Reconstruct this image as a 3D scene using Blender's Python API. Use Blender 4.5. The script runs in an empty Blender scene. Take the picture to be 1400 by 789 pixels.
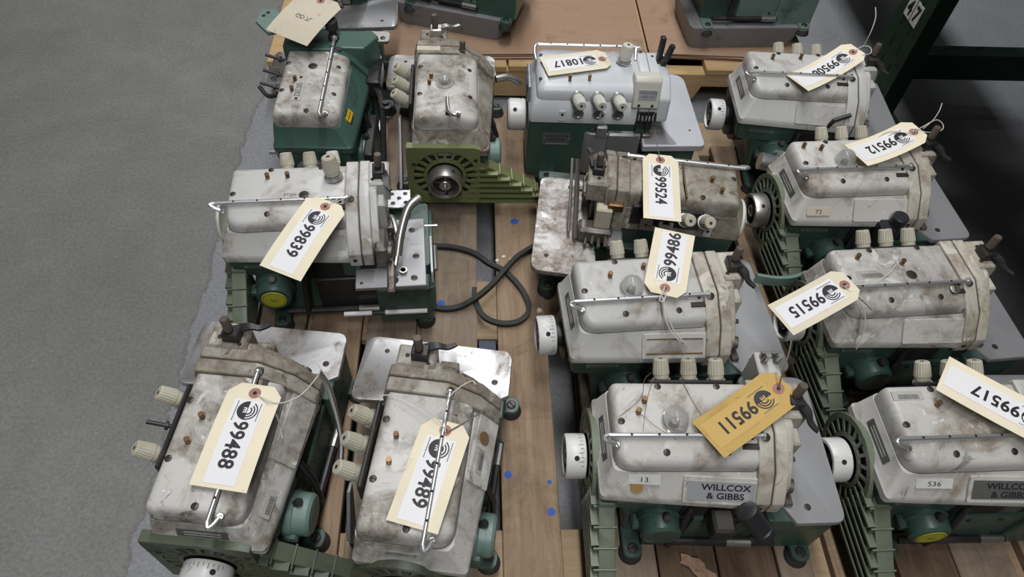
import bpy, bmesh, math, random
from mathutils import Vector, Matrix
random.seed(7)
SC = bpy.context.scene
COL = SC.collection
R = math.radians
PT = 0.12            # top of the pallet deck above the floor

# ------------------------------------------------------------------ camera
cam = bpy.data.cameras.new('camera')
cam.sensor_width = 36.0
cam.lens = 986.3 / 1400 * 36
cam.clip_start = 0.02
camo = bpy.data.objects.new('camera', cam)
COL.objects.link(camo)
cr = Vector((0.998315, -0.033097, 0.047663))
cu = Vector((-0.002345, 0.797704, 0.603045))
cf = Vector((0.057980, 0.602141, -0.796282))
m = Matrix.Identity(4)
for i in range(3):
    m[i][0], m[i][1], m[i][2] = cr[i], cu[i], -cf[i]
m[2][3] = 1.0905 + PT
camo.matrix_world = m
SC.camera = camo

# ------------------------------------------------------------------ world and lamps
w = bpy.data.worlds.new('world')
SC.world = w
w.use_nodes = True
w.node_tree.nodes['Background'].inputs[0].default_value = (0.93, 0.97, 1.0, 1)
w.node_tree.nodes['Background'].inputs[1].default_value = 0.05

def strip_lamp(loc, power, sx=0.35, sy=2.4):
    l = bpy.data.lights.new('ceiling_strip_light', 'AREA')
    l.shape = 'RECTANGLE'; l.size = sx; l.size_y = sy; l.energy = power
    l.color = (0.97, 0.98, 1.0)
    o = bpy.data.objects.new('ceiling_strip_light', l)
    o.location = loc
    COL.objects.link(o)
for lx, ly, pw in ((0.10, 1.3, 90), (0.10, -1.9, 84), (0.10, 4.5, 86)):
    strip_lamp((lx, ly, 4.0), pw)

SC.view_settings.view_transform = 'Standard'
SC.view_settings.look = 'None'
SC.view_settings.gamma = 1
SC.view_settings.use_curve_mapping = False
SC.view_settings.exposure = 0.0

# ------------------------------------------------------------------ materials
def nd(nt, t, **kw):
    n = nt.nodes.new(t)
    for k, v in kw.items():
        setattr(n, k, v)
    return n

def base_mat(name, color, rough=0.5, metal=0.0, spec=0.5):
    mt = bpy.data.materials.new(name)
    mt.use_nodes = True
    b = mt.node_tree.nodes['Principled BSDF']
    b.inputs['Base Color'].default_value = (*color, 1)
    b.inputs['Roughness'].default_value = rough
    b.inputs['Metallic'].default_value = metal
    b.inputs['Specular IOR Level'].default_value = spec
    return mt

def coords(nt, rand=True):
    tc = nd(nt, 'ShaderNodeTexCoord')
    if not rand:
        return tc.outputs['Object']
    oi = nd(nt, 'ShaderNodeObjectInfo')
    mu = nd(nt, 'ShaderNodeMath', operation='MULTIPLY'); mu.inputs[1].default_value = 13.0
    nt.links.new(oi.outputs['Random'], mu.inputs[0])
    ad = nd(nt, 'ShaderNodeVectorMath', operation='ADD')
    nt.links.new(tc.outputs['Object'], ad.inputs[0])
    nt.links.new(mu.outputs[0], ad.inputs[1])
    return ad.outputs[0]

def noise(nt, vec, scale, detail=4, rough=0.6, dist=0.0):
    n = nd(nt, 'ShaderNodeTexNoise')
    n.inputs['Scale'].default_value = scale
    n.inputs['Detail'].default_value = detail
    n.inputs['Roughness'].default_value = rough
    n.inputs['Distortion'].default_value = dist
    nt.links.new(vec, n.inputs['Vector'])
    return n.outputs['Fac']

def ramp(nt, fac, a, b, ca=(0, 0, 0, 1), cb=(1, 1, 1, 1)):
    r = nd(nt, 'ShaderNodeValToRGB')
    r.color_ramp.elements[0].position = a; r.color_ramp.elements[0].color = ca
    r.color_ramp.elements[1].position = b; r.color_ramp.elements[1].color = cb
    nt.links.new(fac, r.inputs[0])
    return r.outputs[0]

def mix(nt, fac, a, b):
    x = nd(nt, 'ShaderNodeMix', data_type='RGBA')
    for s, v in ((0, fac), (6, a), (7, b)):
        if isinstance(v, (int, float)):
            x.inputs[s].default_value = v
        elif isinstance(v, tuple):
            x.inputs[s].default_value = (*v, 1)
        else:
            nt.links.new(v, x.inputs[s])
    return x.outputs[2]

def scale_out(nt, v, k):
    mu = nd(nt, 'ShaderNodeMath', operation='MULTIPLY'); mu.inputs[1].default_value = k
    nt.links.new(v, mu.inputs[0])
    return mu.outputs[0]

def grimy(name, color, dirt, amount, rough=0.45, metal=0.0, chips=0.0, chipcol=(0.75, 0.74, 0.72), bump=0.15, spec=0.5, fine=1.0):
    """painted or bare metal with blotchy oil grime (amount 0..1) and paint chips"""
    mt = base_mat(name, color, rough, metal, spec)
    nt = mt.node_tree
    b = nt.nodes['Principled BSDF']
    v = coords(nt)
    n1 = noise(nt, v, 13 * fine, 6, 0.65, 0.6)
    n2 = noise(nt, v, 60 * fine, 5, 0.7)
    lo = 0.66 - 0.34 * amount
    m1 = ramp(nt, n1, lo, lo + 0.15)
    st = ramp(nt, noise(nt, v, 24 * fine, 8, 0.72, 1.3), 0.665 - 0.10 * amount, 0.735 - 0.10 * amount)
    m2 = ramp(nt, n2, 0.38, 0.68)
    mm = nd(nt, 'ShaderNodeMath', operation='MULTIPLY')
    nt.links.new(m1, mm.inputs[0]); nt.links.new(m2, mm.inputs[1])
    ad = nd(nt, 'ShaderNodeMath', operation='MULTIPLY_ADD', use_clamp=True)
    nt.links.new(m1, ad.inputs[0]); ad.inputs[1].default_value = 0.42
    nt.links.new(scale_out(nt, mm.outputs[0], 0.55), ad.inputs[2])
    tone = ramp(nt, noise(nt, v, 4, 3), 0.3, 0.7, (*[c * 0.86 for c in color], 1), (*[min(1, c * 1.08) for c in color], 1))
    c = mix(nt, ad.outputs[0], tone, dirt)
    c = mix(nt, scale_out(nt, st, min(0.8, 0.35 + amount * 0.6)), c, tuple(q * 0.5 for q in dirt))
    if chips:
        nl = ramp(nt, noise(nt, v, 20, 6, 0.62, 0.9), 0.665 - 0.12 * chips, 0.685 - 0.12 * chips)
        c = mix(nt, scale_out(nt, nl, 0.8), c, tuple(min(1, q * 1.18) for q in color))
        nc = ramp(nt, noise(nt, v, 95, 3, 0.8), 0.74 - 0.14 * chips, 0.76 - 0.14 * chips)
        c = mix(nt, nc, c, chipcol)
    specks = ramp(nt, noise(nt, v, 210, 2, 0.5), 0.72, 0.76)
    c = mix(nt, scale_out(nt, specks, 0.6 * min(1, amount + 0.2)), c, (0.03, 0.025, 0.02))
    nt.links.new(c, b.inputs['Base Color'])
    rr = nd(nt, 'ShaderNodeMapRange')
    rr.inputs['To Min'].default_value = rough; rr.inputs['To Max'].default_value = min(0.95, rough + 0.35)
    nt.links.new(ad.outputs[0], rr.inputs['Value'])
    nt.links.new(rr.outputs[0], b.inputs['Roughness'])
    if bump:
        bp = nd(nt, 'ShaderNodeBump'); bp.inputs['Strength'].default_value = bump; bp.inputs['Distance'].default_value = 0.0015
        nt.links.new(n2, bp.inputs['Height'])
        nt.links.new(bp.outputs[0], b.inputs['Normal'])
    return mt

BROWN = (0.13, 0.095, 0.06)
DARKG = (0.045, 0.037, 0.028)
M = {}
M['paint_worn'] = grimy('grey_paint_worn', (0.53, 0.515, 0.475), (0.20, 0.15, 0.10), 0.52, chips=0.35)
M['paint_cream'] = grimy('grimy_cream_paint', (0.50, 0.465, 0.39), (0.18, 0.13, 0.08), 0.62, chips=0.35)
M['paint_dirty'] = grimy('grey_paint_dirty', (0.50, 0.485, 0.45), (0.14, 0.105, 0.07), 0.66, chips=0.45)
M['paint_filthy'] = grimy('grey_paint_filthy', (0.37, 0.345, 0.295), (0.13, 0.098, 0.062), 0.9, chips=0.25)
M['paint_clean'] = grimy('pale_grey_paint_clean', (0.60, 0.615, 0.63), (0.42, 0.41, 0.39), 0.10, rough=0.32, bump=0.03)
M['paint_light'] = grimy('light_grey_paint', (0.52, 0.51, 0.485), (0.21, 0.165, 0.115), 0.42, rough=0.38, chips=0.25)
M['green'] = grimy('dark_green_paint', (0.042, 0.083, 0.066), (0.022, 0.022, 0.018), 0.45, rough=0.38)
M['green_mid'] = grimy('mid_green_paint', (0.05, 0.105, 0.082), (0.028, 0.034, 0.028), 0.3, rough=0.36)
M['green_pale'] = grimy('pale_green_paint', (0.15, 0.225, 0.195), (0.05, 0.06, 0.05), 0.35, rough=0.4)
M['guard_green'] = grimy('guard_green_paint', (0.135, 0.158, 0.108), (0.055, 0.058, 0.04), 0.42, rough=0.42)
M['guard_olive'] = grimy('olive_guard_paint', (0.165, 0.185, 0.075), (0.07, 0.07, 0.035), 0.4, rough=0.42)
M['guard_dark'] = grimy('dark_guard_paint', (0.075, 0.09, 0.055), (0.035, 0.035, 0.025), 0.5, rough=0.45)
M['steel'] = grimy('brushed_steel_plate', (0.52, 0.52, 0.53), (0.26, 0.225, 0.19), 0.3, rough=0.3, metal=0.85, bump=0.03)
M['steel_stained'] = grimy('stained_steel_plate', (0.56, 0.555, 0.56), (0.17, 0.135, 0.10), 0.66, rough=0.37, metal=0.7, bump=0.05)
M['steel_brown'] = grimy('brown_stained_steel_plate', (0.50, 0.495, 0.49), (0.17, 0.13, 0.095), 0.95, rough=0.3, metal=0.7, bump=0.05)
M['seam'] = base_mat('dark_seam', (0.06, 0.042, 0.028), 0.8)
M['steel_dull'] = grimy('dull_grey_plate', (0.33, 0.33, 0.335), (0.21, 0.195, 0.18), 0.3, rough=0.45, metal=0.5, bump=0.03)
M['plate_white'] = grimy('pale_grey_plate', (0.55, 0.56, 0.59), (0.4, 0.4, 0.4), 0.12, rough=0.38, metal=0.2, bump=0.02)
M['chrome'] = base_mat('chrome', (0.70, 0.70, 0.70), 0.33, 0.85)
M['chrome_dull'] = grimy('dull_chrome', (0.5, 0.49, 0.46), (0.16, 0.13, 0.10), 0.45, rough=0.33, metal=0.9, bump=0.05)
M['white_metal'] = grimy('white_painted_metal', (0.66, 0.65, 0.63), (0.3, 0.28, 0.25), 0.3, rough=0.35, chips=0.25, chipcol=(0.2, 0.19, 0.18))
M['cream'] = grimy('cream_plastic', (0.47, 0.44, 0.345), (0.25, 0.21, 0.14), 0.38, rough=0.45, bump=0.05)
M['cream_clean'] = grimy('pale_cream_plastic', (0.60, 0.59, 0.52), (0.42, 0.39, 0.3), 0.2, rough=0.4, bump=0.02)
M['black'] = base_mat('black_plastic', (0.018, 0.018, 0.02), 0.45)
M['blackmetal'] = grimy('black_oily_metal', (0.028, 0.027, 0.028), (0.06, 0.05, 0.038), 0.5, rough=0.4, metal=0.3)
M['greasy'] = grimy('greasy_steel', (0.2, 0.18, 0.155), (0.05, 0.036, 0.026), 0.6, rough=0.38, metal=0.65)
M['hole'] = base_mat('dark_hole', (0.012, 0.011, 0.01), 0.8)
M['screw'] = grimy('dark_screw', (0.065, 0.058, 0.052), (0.03, 0.026, 0.02), 0.5, rough=0.4, metal=0.6)
M['brass'] = grimy('tarnished_brass', (0.27, 0.165, 0.085), (0.10, 0.065, 0.04), 0.5, rough=0.35, metal=0.8)
M['rubber'] = grimy('black_rubber', (0.022, 0.022, 0.022), (0.06, 0.055, 0.05), 0.35, rough=0.7)
M['bronze'] = grimy('brown_knob', (0.105, 0.078, 0.062), (0.06, 0.045, 0.035), 0.4, rough=0.5)
M['yellow'] = grimy('yellow_label', (0.50, 0.47, 0.03), (0.25, 0.24, 0.05), 0.25, rough=0.5, bump=0)
M['amber'] = base_mat('amber_label', (0.55, 0.33, 0.01), 0.5)
M['sticker'] = grimy('white_sticker', (0.66, 0.65, 0.61), (0.4, 0.37, 0.3), 0.25, rough=0.55, bump=0)
M['sticker_grey'] = grimy('worn_grey_sticker', (0.40, 0.39, 0.34), (0.22, 0.2, 0.16), 0.4, rough=0.6, bump=0)
M['foil'] = grimy('silver_name_plate', (0.62, 0.62, 0.62), (0.35, 0.33, 0.3), 0.25, rough=0.3, metal=0.5, bump=0)
M['foil_dark'] = grimy('dark_name_plate', (0.16, 0.16, 0.15), (0.08, 0.075, 0.065), 0.4, rough=0.4, metal=0.4, bump=0)
M['ink'] = base_mat('black_ink', (0.015, 0.015, 0.018), 0.6)
M['ink_grey'] = base_mat('grey_ink', (0.10, 0.10, 0.10), 0.6)
M['blue_ink'] = base_mat('blue_ink', (0.03, 0.05, 0.22), 0.6)
M['orange'] = grimy('faded_orange_dot', (0.36, 0.21, 0.07), (0.22, 0.14, 0.06), 0.4, rough=0.7, bump=0)
M['rust_dot'] = grimy('rusty_round_stain', (0.17, 0.10, 0.045), (0.11, 0.07, 0.035), 0.4, rough=0.8, bump=0)
M['card'] = grimy('manila_card', (0.78, 0.70, 0.53), (0.66, 0.56, 0.38), 0.2, rough=0.8, bump=0, spec=0.2)
M['card_old'] = grimy('yellowed_manila_card', (0.55, 0.365, 0.12), (0.33, 0.19, 0.06), 0.4, rough=0.8, bump=0, spec=0.2)
M['card_dull'] = grimy('dusty_manila_card', (0.56, 0.50, 0.39), (0.42, 0.36, 0.27), 0.35, rough=0.85, bump=0, spec=0.2)
M['tagpaper'] = base_mat('white_label_paper', (0.78, 0.77, 0.77), 0.7, spec=0.2)
M['tagpaper_old'] = base_mat('yellowed_label_paper', (0.55, 0.37, 0.125), 0.7, spec=0.2)
M['eyelet'] = grimy('red_brown_eyelet', (0.36, 0.17, 0.14), (0.22, 0.10, 0.08), 0.3, rough=0.8, bump=0)
M['string'] = base_mat('cotton_string', (0.60, 0.57, 0.52), 0.9, spec=0.1)
M['string_dark'] = base_mat('grimy_string', (0.17, 0.15, 0.13), 0.9, spec=0.1)
M['blue_dot'] = base_mat('blue_paint', (0.02, 0.08, 0.36), 0.7)
M['rack_green'] = grimy('rack_green_paint', (0.012, 0.045, 0.022), (0.008, 0.014, 0.009), 0.4, rough=0.42)
M['navy'] = base_mat('navy_plastic', (0.012, 0.02, 0.055), 0.5)
M['pan'] = grimy('grey_cast_pan', (0.22, 0.215, 0.22), (0.13, 0.12, 0.115), 0.35, rough=0.5)

g = bpy.data.materials.new('clear_plastic'); g.use_nodes = True
b = g.node_tree.nodes['Principled BSDF']
b.inputs['Base Color'].default_value = (0.86, 0.86, 0.85, 1)
b.inputs['Roughness'].default_value = 0.1
b.inputs['Transmission Weight'].default_value = 0.78
b.inputs['IOR'].default_value = 1.42
M['glass'] = g

def wood(name, c1, c2, axis=1, stain=0.3):
    mt = base_mat(name, c1, 0.75, 0, 0.2)
    nt = mt.node_tree; b = nt.nodes['Principled BSDF']
    v = coords(nt)
    mp = nd(nt, 'ShaderNodeMapping')
    sc = [26, 26, 26]; sc[axis] = 1.6
    mp.inputs['Scale'].default_value = sc
    nt.links.new(v, mp.inputs['Vector'])
    gr = noise(nt, mp.outputs[0], 4.0, 6, 0.7, 0.8)
    c = ramp(nt, gr, 0.3, 0.72, (*c1, 1), (*c2, 1))
    bl = ramp(nt, noise(nt, v, 9, 7, 0.72, 0.5), 0.64 - 0.25 * stain, 0.80)
    c = mix(nt, scale_out(nt, bl, 0.75), c, (c1[0] * 0.28, c1[1] * 0.26, c1[2] * 0.25))
    fl = ramp(nt, noise(nt, v, 120, 3, 0.6), 0.66, 0.75)
    c = mix(nt, scale_out(nt, fl, 0.45), c, (c1[0] * 0.35, c1[1] * 0.32, c1[2] * 0.3))
    nt.links.new(c, b.inputs['Base Color'])
    bp = nd(nt, 'ShaderNodeBump'); bp.inputs['Strength'].default_value = 0.3; bp.inputs['Distance'].default_value = 0.001
    nt.links.new(gr, bp.inputs['Height']); nt.links.new(bp.outputs[0], b.inputs['Normal'])
    return mt
M['wood_tan'] = wood('tan_pallet_wood', (0.205, 0.14, 0.09), (0.32, 0.23, 0.15), 1, 0.62)
M['wood_grey'] = wood('greyed_pallet_wood', (0.185, 0.14, 0.10), (0.285, 0.225, 0.165), 1, 0.62)
M['wood_dark'] = wood('dark_pallet_wood', (0.085, 0.055, 0.035), (0.145, 0.098, 0.062), 1, 0.6)  # darker brown wood for some deck boards and the shelf boards
M['wood_cross'] = wood('tan_cross_board', (0.27, 0.19, 0.115), (0.37, 0.27, 0.17), 0)
M['wood_new'] = wood('fresh_pine', (0.42, 0.27, 0.125), (0.52, 0.36, 0.19), 0, 0.08)
M['cardboard'] = wood('brown_cardboard', (0.33, 0.215, 0.14), (0.37, 0.245, 0.165), 0, 0.25)
M['cardboard_edge'] = base_mat('cardboard_edge', (0.13, 0.08, 0.05), 0.9)

def concrete(name):
    mt = base_mat(name, (0.2, 0.2, 0.19), 0.6, 0, 0.35)
    nt = mt.node_tree; b = nt.nodes['Principled BSDF']
    tc = nd(nt, 'ShaderNodeTexCoord'); v = tc.outputs['Object']
    sx = nd(nt, 'ShaderNodeSeparateXYZ'); nt.links.new(v, sx.inputs[0])
    # ragged edge of the worn coating, running along the aisle side of the pallet
    wob = noise(nt, v, 6.0, 8, 0.68, 0.4)
    a = nd(nt, 'ShaderNodeMath', operation='MULTIPLY_ADD'); nt.links.new(wob, a.inputs[0]); a.inputs[1].default_value = 0.09
    nt.links.new(sx.outputs[0], a.inputs[2])
    sh = nd(nt, 'ShaderNodeMapRange'); sh.inputs['From Min'].default_value = -0.500; sh.inputs['From Max'].default_value = -0.497
    nt.links.new(a.outputs[0], sh.inputs['Value']); mask = sh.outputs[0]
    ed = nd(nt, 'ShaderNodeMapRange'); ed.inputs['From Min'].default_value = -0.509; ed.inputs['From Max'].default_value = -0.499
    nt.links.new(a.outputs[0], ed.inputs['Value'])
    big = ramp(nt, noise(nt, v, 1.6, 6, 0.6, 0.3), 0.3, 0.7, (0.150, 0.147, 0.140, 1), (0.215, 0.211, 0.203, 1))
    sc = ramp(nt, noise(nt, v, 11, 6, 0.7, 0.5), 0.35, 0.75)
    c = mix(nt, scale_out(nt, sc, 0.4), big, (0.11, 0.107, 0.10))
    gr = ramp(nt, noise(nt, v, 150, 3, 0.7), 0.3, 0.7, (0.8, 0.8, 0.8, 1), (1.2, 1.2, 1.2, 1))
    coat = ramp(nt, noise(nt, v, 5, 5, 0.6), 0.3, 0.7, (0.175, 0.177, 0.183, 1), (0.225, 0.228, 0.236, 1))
    c = mix(nt, mask, c, coat)
    e2 = nd(nt, 'ShaderNodeMath', operation='SUBTRACT'); nt.links.new(ed.outputs[0], e2.inputs[0]); nt.links.new(mask, e2.inputs[1])
    e3 = nd(nt, 'ShaderNodeMath', operation='MULTIPLY', use_clamp=True); nt.links.new(e2.outputs[0], e3.inputs[0]); e3.inputs[1].default_value = 0.55
    c = mix(nt, e3.outputs[0], c, (0.11, 0.10, 0.09))
    pits = ramp(nt, noise(nt, v, 75, 4, 0.7), 0.68, 0.74)
    mg = nd(nt, 'ShaderNodeMix', data_type='RGBA', blend_type='MULTIPLY'); mg.inputs[0].default_value = 1.0
    nt.links.new(c, mg.inputs[6]); nt.links.new(gr, mg.inputs[7]); c = mg.outputs[2]
    c = mix(nt, scale_out(nt, pits, 0.6), c, (0.07, 0.065, 0.06))
    lt = ramp(nt, noise(nt, v, 46, 4, 0.7, 0.4), 0.7, 0.78)
    c = mix(nt, scale_out(nt, lt, 0.55), c, (0.36, 0.34, 0.31))
    rs = ramp(nt, noise(nt, v, 3.1, 5, 0.7), 0.68, 0.78)
    c = mix(nt, scale_out(nt, rs, 0.4), c, (0.24, 0.19, 0.15))
    nt.links.new(c, b.inputs['Base Color'])
    bp = nd(nt, 'ShaderNodeBump'); bp.inputs['Strength'].default_value = 0.35; bp.inputs['Distance'].default_value = 0.002
    nt.links.new(noise(nt, v, 60, 6, 0.7), bp.inputs['Height']); nt.links.new(bp.outputs[0], b.inputs['Normal'])
    return mt
M['concrete'] = concrete('worn_concrete')

# ------------------------------------------------------------------ mesh helpers
def V(*a):
    return Vector(a)

class MB:
    def __init__(s):
        s.v = []; s.f = []
    def add(s, vs, fs):
        o = len(s.v)
        s.v += [tuple(p) for p in vs]
        s.f += [tuple(i + o for i in f) for f in fs]
        return s
    def loft(s, rings, cap0=True, cap1=True, close=True):
        n = len(rings[0]); vs = [p for r in rings for p in r]; fs = []
        for k in range(len(rings) - 1):
            for i in range(n if close else n - 1):
                j = (i + 1) % n
                fs.append((k * n + i, k * n + j, (k + 1) * n + j, (k + 1) * n + i))
        if cap0: fs.append(tuple(range(n - 1, -1, -1)))
        if cap1: fs.append(tuple((len(rings) - 1) * n + i for i in range(n)))
        return s.add(vs, fs)
    def box(s, x0, x1, y0, y1, z0, z1, ch=0.0):
        if ch <= 0:
            return s.loft([[(x0, y0, z), (x1, y0, z), (x1, y1, z), (x0, y1, z)] for z in (z0, z1)])
        def ring(i, z):
            return rrect(x0 + i, x1 - i, y0 + i, y1 - i, max(ch - i, 1e-4), z, 2)
        return s.loft([ring(ch, z0), ring(0, z0 + ch), ring(0, z1 - ch), ring(ch, z1)])
    def prism(s, poly, axis, a0, a1):
        """poly in the two other axes (order: for x -> (y,z), y -> (x,z), z -> (x,y))"""
        def pt(p, a):
            return {'x': (a, p[0], p[1]), 'y': (p[0], a, p[1]), 'z': (p[0], p[1], a)}[axis]
        return s.loft([[pt(p, a0) for p in poly], [pt(p, a1) for p in poly]])
    def lathe(s, p0, d, prof, seg=20, cap0=True, cap1=True):
        """prof: list of (distance along d, radius)"""
        p0 = Vector(p0); d = Vector(d).normalized()
        u = d.orthogonal().normalized(); w_ = d.cross(u)
        rings = [[p0 + d * t + (u * math.cos(2 * math.pi * i / seg) + w_ * math.sin(2 * math.pi * i / seg)) * r for i in range(seg)] for t, r in prof]
        return s.loft(rings, cap0, cap1)
    def cyl(s, p0, p1, r, seg=16, r1=None):
        d = Vector(p1) - Vector(p0)
        return s.lathe(p0, d, [(0, r), (d.length, r if r1 is None else r1)], seg)
    def tube(s, pts, r, seg=8, smooth=0, flat=None):
        pts = [Vector(p) for p in pts]
        if smooth:
            pts = spline(pts, smooth)
        rings = []
        t = (pts[1] - pts[0]).normalized(); u = t.orthogonal().normalized()
        if flat is not None:
            u = Vector(flat)
        for i, p in enumerate(pts):
            a = pts[max(0, i - 1)]; b_ = pts[min(len(pts) - 1, i + 1)]
            t = (b_ - a).normalized()
            u = (u - t * u.dot(t)).normalized(); w_ = t.cross(u)
            if flat is not None:
                prof = [(-1, -0.62), (1, -0.9), (1, 0.9), (-1, 0.62)]
                rings.append([p + u * r * q[0] + w_ * r * q[1] for q in prof])
            else:
                rings.append([p + (u * math.cos(2 * math.pi * k / seg) + w_ * math.sin(2 * math.pi * k / seg)) * r for k in range(seg)])
        return s.loft(rings)
    def quad(s, a, b_, c, d):
        return s.add([a, b_, c, d], [(0, 1, 2, 3)])
    def build(s, name, mat, parent=None, bevel=0.0, seg=2, smooth=35, kind=None, label=None):
        me = bpy.data.meshes.new(name)
        me.from_pydata(s.v, [], s.f)
        bm = bmesh.new(); bm.from_mesh(me)
        bmesh.ops.recalc_face_normals(bm, faces=bm.faces)
        bm.to_mesh(me); bm.free()
        me.materials.append(M[mat] if isinstance(mat, str) else mat)
        if smooth:
            for p in me.polygons: p.use_smooth = True
            me.set_sharp_from_angle(angle=R(smooth))
        o = bpy.data.objects.new(name, me)
        COL.objects.link(o)
        if parent: o.parent = parent
        if bevel:
            bv = o.modifiers.new('bevel', 'BEVEL'); bv.width = bevel; bv.segments = seg; bv.limit_method = 'ANGLE'; bv.angle_limit = R(30)
            if smooth: me.set_sharp_from_angle(angle=R(75))
        if kind: o['kind'] = kind
        if label: o['label'] = label
        return o

def spline(pts, n):
    out = []
    P = [pts[0]] + list(pts) + [pts[-1]]
    for i in range(1, len(P) - 2):
        a, b_, c, d = P[i - 1], P[i], P[i + 1], P[i + 2]
        for k in range(n):
            t = k / n
            out.append(0.5 * ((2 * b_) + (c - a) * t + (2 * a - 5 * b_ + 4 * c - d) * t * t + (3 * b_ - a - 3 * c + d) * t ** 3))
    out.append(pts[-1])
    return out

def rpoly(pts, rad, seg=4):
    """2D polygon with rounded corners; rad one number or one per corner"""
    n = len(pts); out = []
    for i in range(n):
        r = rad[i] if isinstance(rad, (list, tuple)) else rad
        p = Vector(pts[i]); a = Vector(pts[i - 1]) - p; c = Vector(pts[(i + 1) % n]) - p
        if r <= 0:
            out += [tuple(p)] * 1; continue
        ang = a.angle(c); t = min(r / math.tan(ang / 2), a.length * 0.49, c.length * 0.49)
        s_ = p + a.normalized() * t; e = p + c.normalized() * t
        for k in range(seg + 1):
            q = k / seg
            out.append(tuple(s_ * (1 - q) ** 2 + p * 2 * q * (1 - q) + e * q * q))
    return out

def rrect(x0, x1, y0, y1, r, z=None, seg=4):
    rr = list(r) if isinstance(r, (list, tuple)) else [r] * 4
    o = rpoly([(x0, y0), (x1, y0), (x1, y1), (x0, y1)], rr, seg)
    return o if z is None else [(p[0], p[1], z) for p in o]

def empty(name, loc, rz=0.0, label=None, cat=None, group=None):
    o = bpy.data.objects.new(name, None)
    o.location = loc; o.rotation_euler = (0, 0, rz); o.empty_display_size = 0.05
    COL.objects.link(o)
    return tag(o, label, cat, group)

def tag(o, label=None, cat=None, group=None, kind=None):
    if label: o['label'] = label
    if cat: o['category'] = cat
    if group: o['group'] = group
    if kind: o['kind'] = kind
    return o

def glyphs(txt, size, bold=0.0, space=1.0, sx=1.0):
    """flat lettering as (verts, faces), centred on its own box"""
    c = bpy.data.curves.new('t', 'FONT'); c.body = txt; c.size = size; c.align_x = 'CENTER'; c.align_y = 'CENTER'
    c.offset = bold; c.space_character = space; c.resolution_u = 3
    ob = bpy.data.objects.new('t', c)
    me = bpy.data.meshes.new_from_object(ob)
    vs = [(v.co.x * sx, v.co.y) for v in me.vertices]
    fs = [tuple(p.vertices) for p in me.polygons]
    bpy.data.objects.remove(ob); bpy.data.curves.remove(c); bpy.data.meshes.remove(me)
    if vs:
        cx = (min(v[0] for v in vs) + max(v[0] for v in vs)) / 2; cy = (min(v[1] for v in vs) + max(v[1] for v in vs)) / 2
        vs = [(v[0] - cx, v[1] - cy) for v in vs]
    return vs, fs

def lettering(parent, txt, size, o, x, y, mat='ink', name='lettering', bold=0.0, sx=1.0, lift=0.0004):
    o = Vector(o); x = Vector(x).normalized(); y = Vector(y).normalized(); n = x.cross(y).normalized()
    vs, fs = glyphs(txt, size, bold, 1.0, sx)
    mb = MB(); mb.add([o + x * a + y * b_ + n * lift for a, b_ in vs], fs)
    me = bpy.data.meshes.new(name); me.from_pydata(mb.v, [], mb.f); me.materials.append(M[mat])
    ob = bpy.data.objects.new(name, me); COL.objects.link(ob); ob.parent = parent
    return ob

def patch(parent, name, mat, o, x, y, w_, h_, t=0.0006, rad=0.001):
    """a thin sticker or plate lying in the plane (x, y) about o"""
    o = Vector(o); x = Vector(x).normalized(); y = Vector(y).normalized(); n = x.cross(y).normalized()
    ol = rrect(-w_ / 2, w_ / 2, -h_ / 2, h_ / 2, rad, None, 2)
    mb = MB(); mb.loft([[o + x * a + y * b_ + n * k for a, b_ in ol] for k in (-0.001, t)])
    return mb.build(name, mat, parent, smooth=0)

def screw(parent, p, n=(0, 0, 1), r=0.005, h=0.0016, mat='screw', name='screw'):
    p = Vector(p); n = Vector(n).normalized()
    mb = MB(); mb.lathe(p - n * 0.001, n, [(0, r), (0.001 + h * 0.6, r), (0.001 + h, r * 0.8)], 14)
    u = n.orthogonal().normalized()
    u = (u * math.cos(p.x * 90) + n.cross(u) * math.sin(p.x * 90)); w_ = n.cross(u)
    o = mb.build(name, mat, parent)
    mb = MB(); q = p + n * (h + 0.00015)
    a, b_ = u * r * 0.75, w_ * r * 0.13
    mb.quad(q - a - b_, q + a - b_, q + a + b_, q - a + b_)
    mb.build('slot', 'hole', o, smooth=0)
    return o

# ------------------------------------------------------------------ overlock sewing machine head
# local frame: x from handwheel end to needle end, y towards the thread tension side, z up from the pallet
ZT = 0.2385
def ztop(y):
    return ZT if y >= 0 else ZT + 0.40 * y
def fold(pts):
    out = []
    for k, p in enumerate(pts):
        q = pts[(k + 1) % len(pts)]; out.append(p)
        if p[1] * q[1] < 0:
            t = p[1] / (p[1] - q[1]); out.append((p[0] + (q[0] - p[0]) * t, 0.0))
    return out
def apron(x, t):
    b_ = V(x, -0.053 - 0.015 * x / 0.22, 0.174); a = V(x, -0.033 - 0.003 * x / 0.22, 0.207)
    return b_ + (a - b_) * t
AX = V(1, -0.05, 0); AY = V(0, 0.62, 0.78)     # directions lying in the apron
WHEEL = (0.030, 0.113)

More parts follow.
